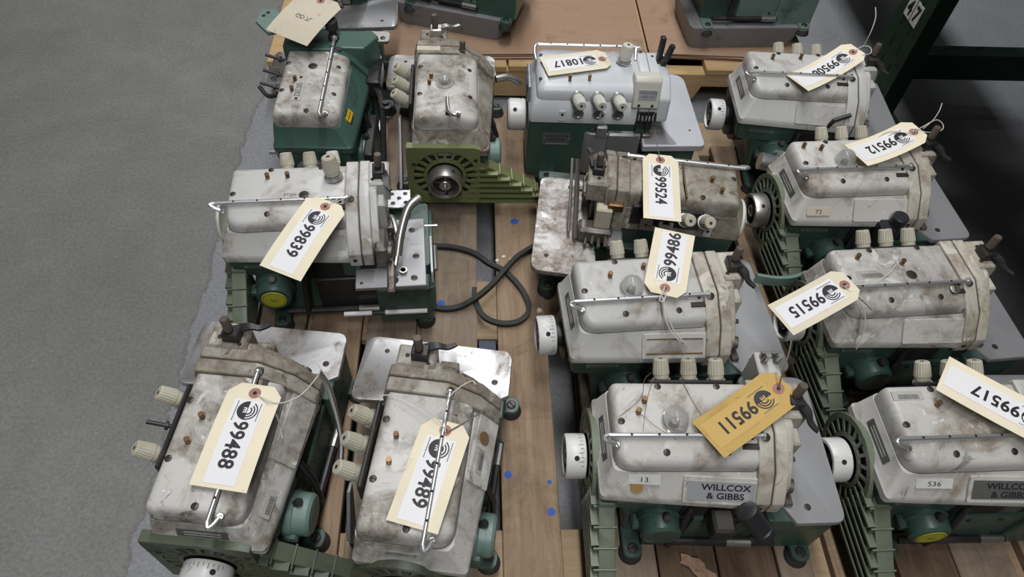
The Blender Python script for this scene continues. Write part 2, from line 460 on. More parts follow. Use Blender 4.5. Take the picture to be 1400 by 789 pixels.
def tension_knob(parent, p, d, mat='cream', plate=True, k=1.0):
    p = Vector(p); d = Vector(d).normalized()
    kn = MB()
    kn.lathe(p + d * 0.006 * k, d, [(0, 0.0085 * k), (0.002 * k, 0.0108 * k), (0.013 * k, 0.0112 * k), (0.0132 * k, 0.0104 * k)], 20)
    o = kn.build('tension_knob', mat, parent)
    u = d.orthogonal().normalized(); w_ = d.cross(u); seg = 40; rings = []
    for t, r in ((0.0128, 0.0108), (0.014, 0.0119), (0.026, 0.0110), (0.034, 0.0100), (0.0355, 0.0085)):
        rings.append([p + d * t * k + (u * math.cos(2 * math.pi * i / seg) + w_ * math.sin(2 * math.pi * i / seg)) * r * k * (1.0 if i % 2 else 0.94) for i in range(seg)])
    cp = MB(); cp.loft(rings); cp.build('ribbed_cap', mat, o, smooth=20)
    h = MB(); h.cyl(p + d * 0.0354 * k, p + d * 0.0358 * k, 0.0028 * k, 10); h.build('spindle_end', 'screw', o)
    if plate:
        ds = MB(); ds.lathe(p, d, [(0, 0.004), (0.001, 0.0135 * k), (0.003, 0.013 * k), (0.0045, 0.009 * k), (0.006, 0.013 * k), (0.0065, 0.006)], 24)
        ds.build('tension_disc', 'chrome', o)
    return o

def stud(parent, p, d, L=0.026, r=0.003, mat='blackmetal'):
    p = Vector(p); d = Vector(d).normalized()
    s = MB(); s.cyl(p, p + d * L, r, 10); s.lathe(p + d * L * 0.2, d, [(0, 0.006), (0.004, 0.006)], 10)
    return s.build('tension_stud', mat, parent)

def fan_guard(T, mat, shape='disc', louvre=True, wheel='white_metal', wheel_mat_in='blackmetal', ticks=True, xo=0.0):
    cy, cz = WHEEL; N = 48
    def out(a):
        c, s = math.cos(a), math.sin(a)
        if shape == 'disc':
            return 0.069
        ts = []
        for lim, q in ((0.066, c), (-0.072, c), (0.070, s), (-0.073, s)):
            if abs(q) > 1e-6 and lim / q > 0: ts.append(lim / q)
        return min(ts)
    x1, x0 = -0.004 + xo, -0.009 + xo
    pt = lambda a, r, x: (x, cy - r * math.cos(a), cz + r * math.sin(a))
    A = [2 * math.pi * i / N for i in range(N)]
    G = MB()
    inn = [[pt(a, r, x) for a in A] for r, x in ((0.034, x1), (0.034, x0), (0.041, x0), (0.041, x1))]
    G.loft(inn + [inn[0]], False, False)
    ou = [[pt(a, r if r else out(a), x) for a in A] for r, x in ((0.060, x1), (0.060, x0), (0, x0), (0, x1 + 0.010))]
    G.loft(ou + [ou[0]], False, False)
    ns = 20
    for k in range(ns):
        a = 2 * math.pi * k / ns
        da = 0.058
        ring = lambda x: [pt(a - da, 0.042, x), pt(a + da, 0.042, x), pt(a + da * 0.75, 0.0605, x), pt(a - da * 0.75, 0.0605, x)]
        G.loft([ring(x1), ring(x0)])
    go = G.build('fan_guard', mat, T, smooth=30) if mat else T
    if mat: bk = MB(); bk.lathe((x1 + 0.001, cy, cz), (1, 0, 0), [(0, 0.062), (0.001, 0.062)], 32); bk.build('fan_backing', 'hole', go)
    for yy, zz in ((cy - 0.058, cz + 0.04), (cy + 0.058, cz + 0.03)) if mat else ():
        if shape != 'disc': screw(go, (x0, yy, zz), (-1, 0, 0), 0.004)
    if louvre:
        bx0, bx1 = -0.004 + xo, 0.024 + xo
        L = MB(); L.prism([(0.0, 0.036), (-0.155, 0.036), (-0.155, 0.064), (-0.046, 0.132), (-0.036, 0.138), (-0.02, 0.05)], 'x', bx0 + 0.004, bx1)
        lo = L.build('belt_guard', mat, T, bevel=0.0015)
        top = lambda y: 0.064 + (y + 0.155) / 0.109 * 0.068
        yend = lambda z: -0.155 if z < 0.064 else -0.155 + (z - 0.064) / 0.068 * 0.109
        for k in range(7):
            z = 0.040 + k * 0.0145
            r = MB(); r.box(bx0 - 0.006, bx0 + 0.005, max(yend(z + 0.004), -0.157) - 0.001, -0.012 - 0.002 * k, z, z + 0.0045)
            r.build('rib', mat, lo, smooth=0)
        for k in range(5):
            y = -0.148 + k * 0.024
            r = MB(); r.box(bx0 - 0.003, bx1 + 0.0012, y, y + 0.0022, top(y) - 0.012, top(y) + 0.0032); r.build('ridge', mat, lo, smooth=0)
    if not mat:
        s = MB(); s.lathe((0.034, cy, cz), (-1, 0, 0), [(0, 0.050), (0.022, 0.050), (0.024, 0.040), (0.034, 0.040), (0.036, 0.020), (0.050, 0.020)], 32); s.build('drive_pulley', 'blackmetal', T)
    if wheel:
        hw = MB()
        c0 = V(-0.012 + xo, cy, cz)
        hw.lathe(c0, (-1, 0, 0), [(0, 0.026), (0.0, 0.0315), (0.003, 0.0325), (0.026, 0.0325), (0.0285, 0.031), (0.0285, 0.0265), (0.018, 0.0245), (0.017, 0.008)], 40, True, True)
        wo = hw.build('handwheel', wheel, T)
        hb = MB(); hb.lathe(c0 + V(-0.012, 0, 0), (-1, 0, 0), [(0, 0.0115), (0.0125, 0.0115), (0.014, 0.010), (0.014, 0.006), (0.008, 0.006)], 20); hb.build('hub', 'chrome_dull', wo)
        dk = MB(); dk.lathe(c0 + V(-0.0178, 0, 0), (-1, 0, 0), [(0, 0.024), (0.0006, 0.0235)], 28); dk.build('wheel_recess', wheel_mat_in, wo)
        for k in range(3):
            a = 2 * math.pi * k / 3 + 0.4; e = V(0, math.cos(a), math.sin(a))
            s = MB(); s.tube([c0 + V(-0.020, 0, 0) + e * 0.009, c0 + V(-0.022, 0, 0) + e * 0.027], 0.0032, 6); s.build('spoke', 'blackmetal', wo)
        a = R(120); e = V(0, -0.5, 0.866)
        h = MB(); h.lathe(c0 + V(-0.014, 0, 0) + e * 0.0318, e, [(0, 0.0038), (0.0010, 0.0038)], 12); h.build('set_screw', 'hole', wo)
        if ticks:
            t = MB()
            for k in range(14):
                a = R(40 + k * 11); e = V(0, -math.cos(a), math.sin(a)); w_ = V(0, math.sin(a), math.cos(a)) * 0.0004
                ln = 0.007 if k % 2 else 0.004
                q = c0 + e * 0.0326
                t.quad(q + V(-0.004, 0, 0) - w_, q + V(-0.004 - ln, 0, 0) - w_, q + V(-0.004 - ln, 0, 0) + w_, q + V(-0.004, 0, 0) + w_)
            t.build('graduation_marks', 'ink', wo, smooth=0)
    return go

def thread_rod(T, p0, p1, z=0.0455, mat='chrome', hook=True, endcap=True, down=(0.008, -0.006)):
    """perforated thread guide rod lying just above the lid, with a bent foot"""
    a = V(p0[0], p0[1], ZT + 0.006); b_ = V(p1[0], p1[1], ZT + 0.007)
    d = (b_ - a).normalized(); n = V(-d.y, d.x, 0)
    r = MB()
    path = [a + d * 0.012 + n * -0.009 + V(0, 0, -0.007), a + d * 0.003 - n * 0.007 + V(0, 0, -0.003), a - d * 0.003 - n * 0.003, a + d * 0.004, b_] if hook else [a, b_]
    r.tube(path[:-1], 0.0032, 10, 4) if hook else None
    r.tube([a + d * (0.003 if hook else 0), b_], 0.0032, 12)
    o = r.build('thread_guide_rod', mat, T)
    L = (b_ - a).length
    for k in range(5):
        q = a + d * (L * (0.16 + 0.175 * k))
        h = MB(); h.lathe(q + V(0, 0, 0.0024), V(0, 0, 1) - n * 0.35, [(0, 0.0019), (0.0012, 0.0017)], 8); h.build('thread_hole', 'hole', o)
    if endcap:
        c = MB(); c.lathe(b_ - d * 0.001, d, [(0, 0.0036), (0.0005, 0.0058), (0.003, 0.0058), (0.004, 0.004)], 16); c.build('rod_button', 'chrome', o)
        f = MB(); f.cyl(b_ - d * 0.012 + V(0, 0, -0.012), b_ - d * 0.012, 0.0028, 10)
        f.box(b_.x - 0.026, b_.x - 0.004, b_.y - 0.014, b_.y - 0.001, ztop(-0.014) - 0.004, ztop(-0.014) + 0.003) if abs(d.x) > .7 else None
        f.build('rod_foot', 'screw', o)
    if hook:
        screw(o, a + d * 0.015 - n * 0.009 + V(0, 0, -0.009), (0, -0.2, 1), 0.0045, mat='chrome_dull')
    return o

def barcode(parent, o, x, y, w_=0.034, h_=0.012, mat='sticker_grey'):
    o = Vector(o); x = Vector(x).normalized(); y = Vector(y).normalized(); n = x.cross(y)
    p = patch(parent, 'barcode_sticker', mat, o, x, y, w_, h_)
    mb = MB(); rnd = random.Random(3); u = -w_ * 0.34
    while u < w_ * 0.34:
        t = rnd.choice((0.0004, 0.0008, 0.0012))
        q = [o + x * (u + a) + y * b_ + n * 0.0008 for a, b_ in ((0, -h_ * 0.12), (t, -h_ * 0.12), (t, h_ * 0.4), (0, h_ * 0.4))]
        mb.quad(*q); u += t + rnd.choice((0.0005, 0.0009))
    mb.build('bars', 'ink_grey', p, smooth=0)
    return p

def sight_dome(T, x, y, r=0.0165, z=ZT, stem=False):
    d = MB()
    prof = [(0, r * 1.12), (0.002, r * 1.12), (0.003, r * 0.9), (0.006, r * 0.92)] + [(0.010 + r * 0.95 * math.sin(R(a)), r * math.cos(R(a))) for a in range(-15, 90, 15)] + [(0.010 + r * 0.95, 0.001)]
    if stem:
        prof = [(0, r * 1.35), (0.0025, r * 1.35), (0.004, r * 0.9), (0.016, r * 0.85), (0.018, r * 0.6)]
    d.lathe((x, y, z - 0.0005), (0, 0, 1), prof, 28)
    o = d.build('oil_sight_dome', 'glass', T)
    c = MB(); c.lathe((x, y, z + 0.0005), (0, 0, 1), [(0, 0.004), (0.005, 0.004), (0.006, 0.002)], 12); c.build('oil_nozzle', 'greasy', o)
    return o

def overlock(x, y, deg, label, paint='paint_worn', lidpaint=None, green='green', guard='guard_green', plate='steel_dull', gshape='disc', louvre=True,
             wheel='white_metal', rod=((-0.002, 0), (0.203, 0)), knobs=(0.0894, 0.1288, 0.168), knob_mats=None, dome=(0.092, 0.022), gauge=0.092, gauge_label=None,
             band=None, studs=(0.06, 0.045, 0.05, 0.065), lever='blackmetal', z=PT, plate_dy=0.0, cap=True, post='bronze', pad=True, endplate=True, pan=False, hole_knob=None,
             ticks=True, gauge_cover=None, capaint=None, bed_top=0.1235, hand=False, plate_x=0.35, looper=None, group='overlock machine heads standing on the front pallet'):
    capaint = capaint or paint
    lidpaint = lidpaint or paint
    T = empty('sewing_machine', (x, y, z), R(deg), label, 'sewing machine', group)
    if pan:
        pz = 0.045
        p = MB(); p.loft([rrect(0.03, 0.30, -0.075, 0.10, 0.02, -pz), rrect(0.02, 0.315, -0.085, 0.11, 0.02, 0.012), rrect(0.02, 0.315, -0.085, 0.11, 0.02, 0.018)])
        p.build('oil_pan', 'pan', T)
    # green casting
    B = MB()
    B.loft([rpoly([(0.004, -0.048), (0.215, -0.060), (0.215, 0.088), (0.004, 0.088)], 0.006) and [(q[0], q[1], zz) for q in rpoly([(0.004 + i, -0.046), (0.215, -0.060), (0.215, 0.088), (0.004 + i, 0.088)], 0.006)] for zz, i in ((0.116, 0.004), (0.120, 0.0), (0.1595, -0.004))])
    B.loft([[(q[0], q[1], zz) for q in rrect(x0, 0.33, -0.046, 0.102, 0.008)] for zz, x0 in ((0.012, 0.052), (0.075, 0.045), (0.118, 0.03))])
    B.build('base_casting', band or green, T, bevel=0.0012)
    E_ = MB()
    E_.loft([[(q[0], q[1], zz) for q in rrect(0.235, 0.336, -0.070, 0.115, 0.007)] for zz in (0.016, bed_top)])
    E_.build('bed_block', green, T, bevel=0.0015)
    mid = MB(); mid.box(0.135, 0.236, -0.062, -0.03, 0.030, 0.112, 0.002); mid.build('looper_cover', looper or green, T)
    for q in ((0.15, 0.1), (0.20, 0.098), (0.22, 0.045)): screw(T, (q[0], -0.0622, q[1]), (0, -1, 0), 0.0035)
    lb = MB(); lb.box(0.115, 0.240, -0.058, -0.04, 0.112, 0.150, 0.002); lb.build('looper_recess', 'hole', T)
    nameb = patch(T, 'model_strip', 'foil_dark', (0.05, -0.0495, 0.140), (-1, 0.055, 0), (0, 0, -1), 0.052, 0.007, 0.0009, 0.0025)
    for s in (-1, 1): screw(nameb, (0.05 + s * 0.023, -0.0504 - s * .001, 0.140), (0, -1, 0), 0.0018, 0.0008, 'chrome_dull', 'rivet')
    # feet
    for fx, fy in ((0.064, -0.074), (0.315, -0.080), (0.315, 0.125), (0.075, 0.118)):
        s = 1 if fy > 0 else -1
        l = MB(); ol = rpoly([(fx - 0.014, fy - s * 0.035), (fx + 0.014, fy - s * 0.035), (fx + 0.014, fy + s * 0.013), (fx - 0.014, fy + s * 0.013)], [0, 0, 0.012, 0.012])
        l.loft([[(p[0], p[1], zz) for p in ol] for zz in (0.012, 0.022)])
        lo = l.build('foot_lug', green, T, bevel=0.001)
        screw(lo, (fx, fy, 0.022), (0, 0, 1), 0.0075, 0.003)
        f = MB(); f.lathe((fx, fy, 0.0125), (0, 0, -1), [(0, 0.012), (0.004, 0.016), (0.0125, 0.018)], 20); f.build('rubber_foot', 'rubber', lo)
    # pedal linkage on the rear side
    bar = MB(); bar.tube([(0.075, -0.066, 0.034), (0.24, -0.070, 0.034)], 0.006, 10); bo = bar.build('linkage_bar', 'blackmetal', T)
    st = MB(); st.cyl((0.20, -0.0695, 0.0345), (0.236, -0.0705, 0.0345), 0.0068, 10); st.build('steel_sleeve', 'chrome_dull', bo)
    arm = MB(); arm.tube([(0.124, -0.058, 0.150), (0.118, -0.072, 0.105), (0.112, -0.074, 0.036)], 0.0048, 8); arm.build('linkage_arm', 'blackmetal', T)
    # oil gauge
    if gauge is not None:
        g0 = MB(); g0.lathe((gauge, -0.04, 0.088), (0, -1, 0), [(0, 0.034), (0.016, 0.033), (0.018, 0.0305), (0.036, 0.0295), (0.040, 0.026), (0.041, 0.02)], 32)
        go = g0.build('oil_gauge', gauge_cover or green, T)
        s = MB(); s.cyl((gauge + 0.003, -0.058, 0.116), (gauge + 0.003, -0.066, 0.126), 0.0055, 12); s.lathe((gauge + 0.003, -0.064, 0.1235), (0, -0.62, 0.78), [(0, 0.006), (0.004, 0.0045)], 10); s.build('filler_plug', 'screw', go)
        e = MB(); e.box(gauge - 0.040, gauge - 0.028, -0.066, -0.045, 0.078, 0.092, 0.003); e.build('gauge_ear', green, go)
        if gauge_label:
            d = MB(); d.lathe((gauge, -0.0808, 0.088), (0, -1, 0), [(0, 0.021), (0.0008, 0.0205)], 30); yo = d.build('gauge_label', 'yellow', go)
            rg = MB(); N = 30
            for r0, r1 in ((0.0182, 0.0190),):
                a = [[(gauge + r * math.cos(2 * math.pi * i / N), -0.0819, 0.088 + r * math.sin(2 * math.pi * i / N)) for i in range(N)] for r in (r0, r1)]
                rg.loft(a, False, False)
            rg.build('label_ring', 'ink', yo, smooth=0)
            if gauge_label != 'blank':
                lettering(yo, gauge_label, 0.009, (gauge, -0.0819, 0.087), (-1, 0, 0), (0, 0, -1), 'ink_grey')
    # grey housing
    H = MB()
    c0 = [(-0.004, -0.053), (0.214, -0.068), (0.214, 0.092), (-0.004, 0.092)]
    c1 = [(-0.001, -0.0505), (0.214, -0.0655), (0.214, 0.090), (-0.001, 0.090)]
    c2 = [(0.010, -0.033), (0.214, -0.036), (0.214, 0.088), (0.010, 0.088)]
    H.loft([[(q[0], q[1], zz) for q in rpoly(c, rr, 4)] for c, zz, rr in ((c0, 0.160, 0.008), (c0, 0.172, 0.008), (c1, 0.1755, 0.008), (c2, 0.207, 0.012))])
    ho = H.build('housing', paint, T, smooth=40)
    if pad:
        o = apron(0.154, 0.46); n = AX.cross(AY).normalized()
        ol = rrect(-0.051, 0.052, -0.021, 0.0195, 0.003, None, 3)
        q = MB(); q.loft([[o + AX.normalized() * a + AY.normalized() * b_ * k + n * h for a, b_ in ol] for h, k in ((-0.006, 1.0), (0.0022, 1.0), (0.003, 0.95))])
        q.build('name_plate_pad', paint, ho)
    if endplate:
        n = V(-0.95, 0, 0.27)
        ep = patch(ho, 'end_plate', 'foil_dark', (0.0044, 0.022, 0.191), (0, -1, 0), (0.33, 0, 0.944), 0.064, 0.013, 0.0007)
        for t in (-0.0025, 0.002): patch(ep, 'printed_line', 'sticker_grey', (0.0044 + t * 0.33 - 0.0007, 0.022, 0.191 + t * 0.944 + .0002), (0, -1, 0), (0.33, 0, 0.944), 0.046, 0.0014, 0.0003)
    # lid
    ol = lambda i: fold(rpoly([(0.0115 + i, -0.033 + i), (0.2 - i * 0.3, -0.033 + i), (0.2 - i * 0.3, 0.085 - i), (0.0115 + i, 0.085 - i)], [max(0.026 - i, .002), max(0.006 - i, .002), max(0.006 - i, .002), max(0.011 - i, .002)], 7))
    Ld = MB()
    rings = []
    for i, hh in ((0.0, -1), (0.0, 0.55), (0.0015, 0.78), (0.004, 0.92), (0.0075, 0.985), (0.012, 1.0)):
        rings.append([(p[0], p[1], 0.203 if hh < 0 else 0.205 + (ztop(p[1]) - 0.205) * hh) for p in ol(i)])
    Ld.loft(rings, True, False)
    # top surface, folded along the rod
    top = rings[-1]; n = len(top); off = len(Ld.v) - n
    z0 = [k for k in range(n) if abs(top[k][1]) < 1e-6]
    i, j = z0[0], z0[1]
    Ld.f.append(tuple(off + k for k in range(i, j + 1)))
    Ld.f.append(tuple(off + k % n for k in range(j, i + n + 1)))
    lid = Ld.build('lid', lidpaint, T, smooth=50)
    gk = MB(); gk.loft([[(p[0], p[1], zz) for p in ol(-0.0007)] for zz in (0.2055, 0.2078)]); gk.build('lid_seam_band', 'ink_grey', lid, smooth=0)  # thin dark grey band drawn along the lid seam
    for sx, sy in ((0.0767, 0.075), (0.158, 0.076), (0.0215, 0.023), (0.0773, -0.0175), (0.158, -0.0168)):
        screw(lid, (sx, sy, ztop(sy) - 0.0002), (0, -0.35 if sy < 0 else 0, 1), 0.0047, 0.0012)
    for a, b_ in ((studs[0], studs[1]), (studs[2], studs[3])) if studs else ():
        s = MB(); s.lathe((a, b_, ZT - 0.001), (0, 0, 1), [(0, 0.0035), (0.006, 0.0035), (0.0065, 0.0022), (0.0085, 0.0022), (0.009, 0.0038), (0.0115, 0.0036)], 12); s.build('thread_stud', 'brass', lid)
    # needle end: flange, seam, face cover
    prof = [(0.091, 0.150), (0.092, 0.214), (0.085, 0.2425), (0.004, 0.2425), (-0.040, 0.2165), (-0.068, 0.180), (-0.067, 0.150)]
    fl = MB(); fl.prism(prof, 'x', 0.199, 0.2195); fo = fl.build('end_flange', capaint, T, bevel=0.002)
    screw(fo, (0.2085, 0.0, 0.2405), (0, -.3, 1), 0.0058, 0.0012)
    screw(fo, (0.2085, -0.0675, 0.166), (0, -1, 0), 0.0035)
    if cap:
        sm = MB(); sm.prism([(p[0] * 0.975, 0.15 + (p[1] - 0.15) * 0.975) for p in prof], 'x', 0.2185, 0.223); sm.build('cover_gasket', 'seam', T)
        cv = MB(); cv.prism([(p[0], p[1] + (0.001 if p[1] > 0.2 else 0)) for p in prof], 'x', 0.2215, 0.2385)
        cv.prism([(0.080, 0.17), (0.082, 0.21), (0.076, 0.241), (0.016, 0.241), (-0.024, 0.212), (-0.046, 0.185), (-0.05, 0.16)], 'x', 0.237, 0.250)
        co = cv.build('face_cover', capaint, T, bevel=0.002)
        bs = MB(); bs.box(0.249, 0.262, -0.004, 0.022, 0.165, 0.228, 0.003); bs.build('cover_boss', capaint, co)
        hs = MB(); hs.box(0.236, 0.270, 0.026, 0.080, 0.205, 0.2465, 0.003); hs.build('lever_housing', capaint, co)
        screw(co, (0.252, 0.066, 0.2465), (0, 0, 1), 0.003)
        screw(co, (0.243, 0.036, 0.2465), (0, 0, 1), 0.003)
        lp = MB(); lp.box(0.244, 0.264, 0.036, 0.060, 0.244, 0.262, 0.002); lo = lp.build('lifter_block', lever, co)
        lv = MB()
        pth = spline([V(0.260, 0.046, 0.254), V(0.266, 0.028, 0.257), V(0.267, 0.014, 0.254), V(0.274, 0.002, 0.2535)], 4)
        ring = []
        for k, p in enumerate(pth):
            wd = 0.0065 * (1 - 0.75 * k / len(pth)); ring.append([p + V(wd, 0.002, 0.002), p + V(-wd, -0.002, 0.002), p + V(-wd, -0.002, -0.002), p + V(wd, 0.002, -0.002)])
        lv.loft(ring); lv.build('lifter_lever', lever, lo)
        if post:
            ps = MB(); ps.lathe((0.253, 0.049, 0.250), (0.06, 0.05, 1), [(0, 0.0045), (0.014, 0.0045), (0.0145, 0.0062), (0.036, 0.0062), (0.038, 0.0052)], 18); ps.build('pressure_knob', post, co)
        # needle works below the cover
        nb = MB(); nb.cyl((0.262, 0.012, 0.136), (0.262, 0.012, 0.20), 0.004, 10); nb.build('needle_bar', 'chrome_dull', T)
        nc = MB(); nc.box(0.254, 0.272, 0.002, 0.022, 0.150, 0.166, 0.002); nc.cyl((0.270, 0.006, 0.158), (0.278, 0.006, 0.158), 0.004, 10); nc.build('needle_clamp', 'greasy', T)
        pf = MB(); pf.box(0.258, 0.270, -0.052, 0.030, 0.131, 0.138, 0.002); pf.box(0.258, 0.27, 0.02, 0.032, 0.131, 0.166, 0.002); pf.build('presser_foot', 'greasy', T)
        gb = MB(); gb.box(0.238, 0.256, -0.045, 0.05, 0.128, 0.170, 0.004); gb.cyl((0.256, -0.03, 0.155), (0.266, -0.032, 0.155), 0.010, 14); gb.build('needle_guard', 'greasy', T)
    # cloth plate
    if plate:
        poly = rpoly([(0.272, -0.076), (plate_x, -0.074), (plate_x, 0.155), (0.235, 0.158), (0.24, 0.10), (0.256, 0.075), (0.256, -0.05)], [0.002, 0.016, 0.02, 0.014, 0.002, 0.004, 0.002], 6)
        pl = MB(); pl.loft([[(p[0], p[1] + plate_dy, zz) for p in q] for q, zz in ((poly, 0.1215), (poly, 0.1285), ([(0.3 + (p[0] - 0.3) * 0.985, 0.04 + (p[1] - 0.04) * 0.99) for p in poly], 0.130))])
        po = pl.build('cloth_plate', plate, T, smooth=50)
        screw(po, (0.292, -0.052 + plate_dy, 0.130), (0, 0, 1), 0.005, 0.0005)
        screw(po, (0.325, 0.12 + plate_dy, 0.130), (0, 0, 1), 0.004, 0.0004)
    # tension knobs
    if knobs:
        tb = MB(); tb.box(0.07, 0.19, 0.090, 0.0965, 0.178, 0.222, 0.002); tb.build('tension_bracket', 'blackmetal', T)
        for k, kx in enumerate(knobs):
            tension_knob(T, (kx + 0.003, 0.0995, 0.206), (-0.08, 0.72, 0.69), (knob_mats or {}).get(k, 'cream'))
    if dome: sight_dome(T, dome[0], dome[1])
    if rod: thread_rod(T, *rod)
    if guard or hand: fan_guard(T, guard, gshape, louvre, wheel, ticks=ticks)
    return T, ho, lid

def logo_plate(ho, mat='foil', ink='ink'):
    n = AX.cross(AY).normalized()
    o = apron(0.153, 0.44) + n * 0.0032
    p = patch(ho, 'name_plate', mat, o, -AX, -AY, 0.090, 0.0275, 0.0006)
    lettering(p, 'WILLCOX', 0.0125, o + AY.normalized() * 0.0060 + AX * 0.006, AX, AY, ink, bold=0.0003, sx=1.15, lift=0.0009)
    lettering(p, '& GIBBS', 0.0125, o + AY.normalized() * -0.0065 + AX * 0.006, AX, AY, ink, bold=0.0003, sx=1.15, lift=0.0009)
    return p
def number_sticker(ho, txt, x, t=0.5, mat='sticker', w_=0.042):
    n = AX.cross(AY).normalized(); o = apron(x, t)
    p = patch(ho, 'number_sticker', mat, o, AX, AY, w_, 0.014, 0.0006)
    lettering(p, txt, 0.010, o, AX, AY, 'ink', lift=0.0009, sx=1.3)
    return p
def round_dot(ho, mat, x, t, r=0.0085, name='round_sticker', lift=0.0):
    n = AX.cross(AY).normalized(); o = apron(x, t) + n * lift
    d = MB(); d.lathe(o - n * 0.0005, n, [(0, r), (0.0017, r)], 22); return d.build(name, mat, ho)

# ------------------------------------------------------------------ the setting
f = MB(); f.box(-6, 7, -3, 9, -0.05, 0.0)
floor = f.build('floor', 'concrete', smooth=0); tag(floor, 'worn grey concrete warehouse floor with a ragged coating edge', kind='structure')

def board(parent, name, x0, x1, y0, y1, z0, z1, mat, bevel=0.0015):
    b_ = MB(); b_.box(x0, x1, y0, y1, z0, z1)
    return b_.build(name, mat, parent, bevel=bevel, seg=1, smooth=0)

P1 = empty('wooden_pallet', (0, 0, 0), 0, 'tan wooden pallet carrying the rows of tagged machine heads in front', 'pallet')
DZ = 0.017
xs = [(-0.385, -0.295, 'wood_grey'), (-0.285, -0.195, 'wood_tan'), (-0.185, -0.097, 'wood_grey'), (-0.088, 0.013, 'wood_grey'), (0.050, 0.139, 'wood_tan'),
      (0.190, 0.278, 'wood_grey'), (0.281, 0.368, 'wood_dark'), (0.371, 0.458, 'wood_dark'), (0.462, 0.513, 'wood_grey'), (0.545, 0.634, 'wood_tan'),
      (0.645, 0.735, 'wood_dark'), (0.737, 0.826, 'wood_grey'), (0.85, 0.94, 'wood_tan')]
for a, b_, mt in xs:
    jt = random.uniform(-0.01, 0.01)
    o = board(P1, 'deck_board', a, b_, 0.10 + jt, (1.235 if abs(a - 0.545) < .01 else 1.345) + jt, PT - DZ, PT, mt)
for a, b_, mt in ((0.215, 0.372, 'wood_cross'), (0.722, 0.856, 'wood_cross'), (1.22, 1.335, 'wood_cross')):
    board(P1, 'cross_board', -0.385, 0.94, a, b_, PT - 2 * DZ - 0.002, PT - DZ - 0.0005, mt)
for a, b_ in ((-0.38, -0.29), (0.20, 0.29), (0.84, 0.93)):
    for c in (0.24, 0.74, 1.225):
        board(P1, 'pallet_block', a, b_, c, c + 0.1, 0.014, PT - 2 * DZ - 0.0025, 'wood_cross')
    board(P1, 'bottom_board', a, b_, 0.12, 1.33, 0.0, 0.0135, 'wood_grey')
for (px, py, pr) in ((-0.054, 0.789, 0.0075), (0.09, 0.996, 0.008), (0.061, 0.454, 0.0062), (0.126, 0.393, 0.0062), (0.126, 0.441, 0.0035)):
    d = MB(); d.lathe((px, py, PT - 0.0005), (0, 0, 1), [(0, pr), (0.0009, pr)], 14); d.build('paint_dot', 'blue_dot', P1)

P2 = empty('wooden_pallet', (0, 0, 0), 0, 'fresh pine pallet behind, under the brown cardboard sheets', 'pallet')
# notched front stringer
sy0, sy1 = 1.534, 1.572
s = MB(); s.prism([(-0.50, 0.015), (-0.24, 0.015), (-0.22, 0.052), (0.02, 0.052), (0.04, 0.015), (0.585, 0.015), (0.60, 0.055), (0.80, 0.055), (0.82, 0.015), (0.86, 0.015), (0.86, 0.092), (-0.50, 0.092)], 'y', sy0, sy1)
s.build('stringer', 'wood_new', P2, bevel=0.001, seg=1, smooth=0)
for yy in (2.0, 2.45):
    s = MB(); s.box(-0.5, 0.86, yy, yy + 0.038, 0.015, 0.092); s.build('stringer', 'wood_new', P2, smooth=0)
for a, b_ in ((-0.5, -0.40), (0.13, 0.23), (0.76, 0.86)):
    board(P2, 'bottom_board', a, b_, 1.56, 2.48, 0.0, 0.0148, 'wood_new')
for k, (a, b_) in enumerate(((-0.5, -0.38), (-0.36, -0.24), (-0.21, -0.12), (-0.03, 0.09), (0.095, 0.215), (0.26, 0.35), (0.37, 0.48), (0.60, 0.70), (0.75, 0.86))):
    board(P2, 'deck_board', a, b_, 1.528 + random.uniform(-0.008, 0.004), 2.48, 0.0925, 0.109, 'wood_new')

def cardboard(label, poly, z0, n, zs=0.0042):
    T = empty('cardboard_sheet', (poly[0][0], poly[0][1], z0), 0, label, 'cardboard', 'cardboard sheets on the rear pallet')
    ox, oy = poly[0]
    for k in range(n):
        j = [(p[0] - ox + random.uniform(-.006, .006), p[1] - oy + random.uniform(-.008, .004)) for p in poly]
        m_ = MB(); m_.loft([[(p[0], p[1], zz) for p in j] for zz in (k * zs, k * zs + zs * 0.32)]); m_.build('liner', 'cardboard', T, smooth=0)
        if k < n:
            c_ = MB(); jj = [(0.985 * p[0] + 0.002, 0.985 * p[1] + 0.006) for p in j]
            c_.loft([[(p[0], p[1], zz) for p in jj] for zz in (k * zs + zs * 0.32, (k + 1) * zs)]); c_.build('fluting', 'cardboard_edge', T, smooth=0)
    m_ = MB(); m_.loft([[(p[0] - ox, p[1] - oy, zz) for p in poly] for zz in (n * zs, n * zs + 0.0012)]); m_.build('liner', 'cardboard', T, smooth=0)
    return T
cardboard('wide brown cardboard sheet under the green machine at the back', [(-0.46, 1.535), (0.20, 1.566), (0.447, 1.578), (0.452, 2.45), (-0.46, 2.45)], 0.1092, 3)
cardboard('brown cardboard sheet under the grey-panned machine at the back right', [(0.456, 1.578), (0.70, 1.570), (0.865, 1.562), (0.87, 2.45), (0.458, 2.45)], 0.1092, 3)
ZR = 0.1092 + 3 * 0.0042 + 0.0014

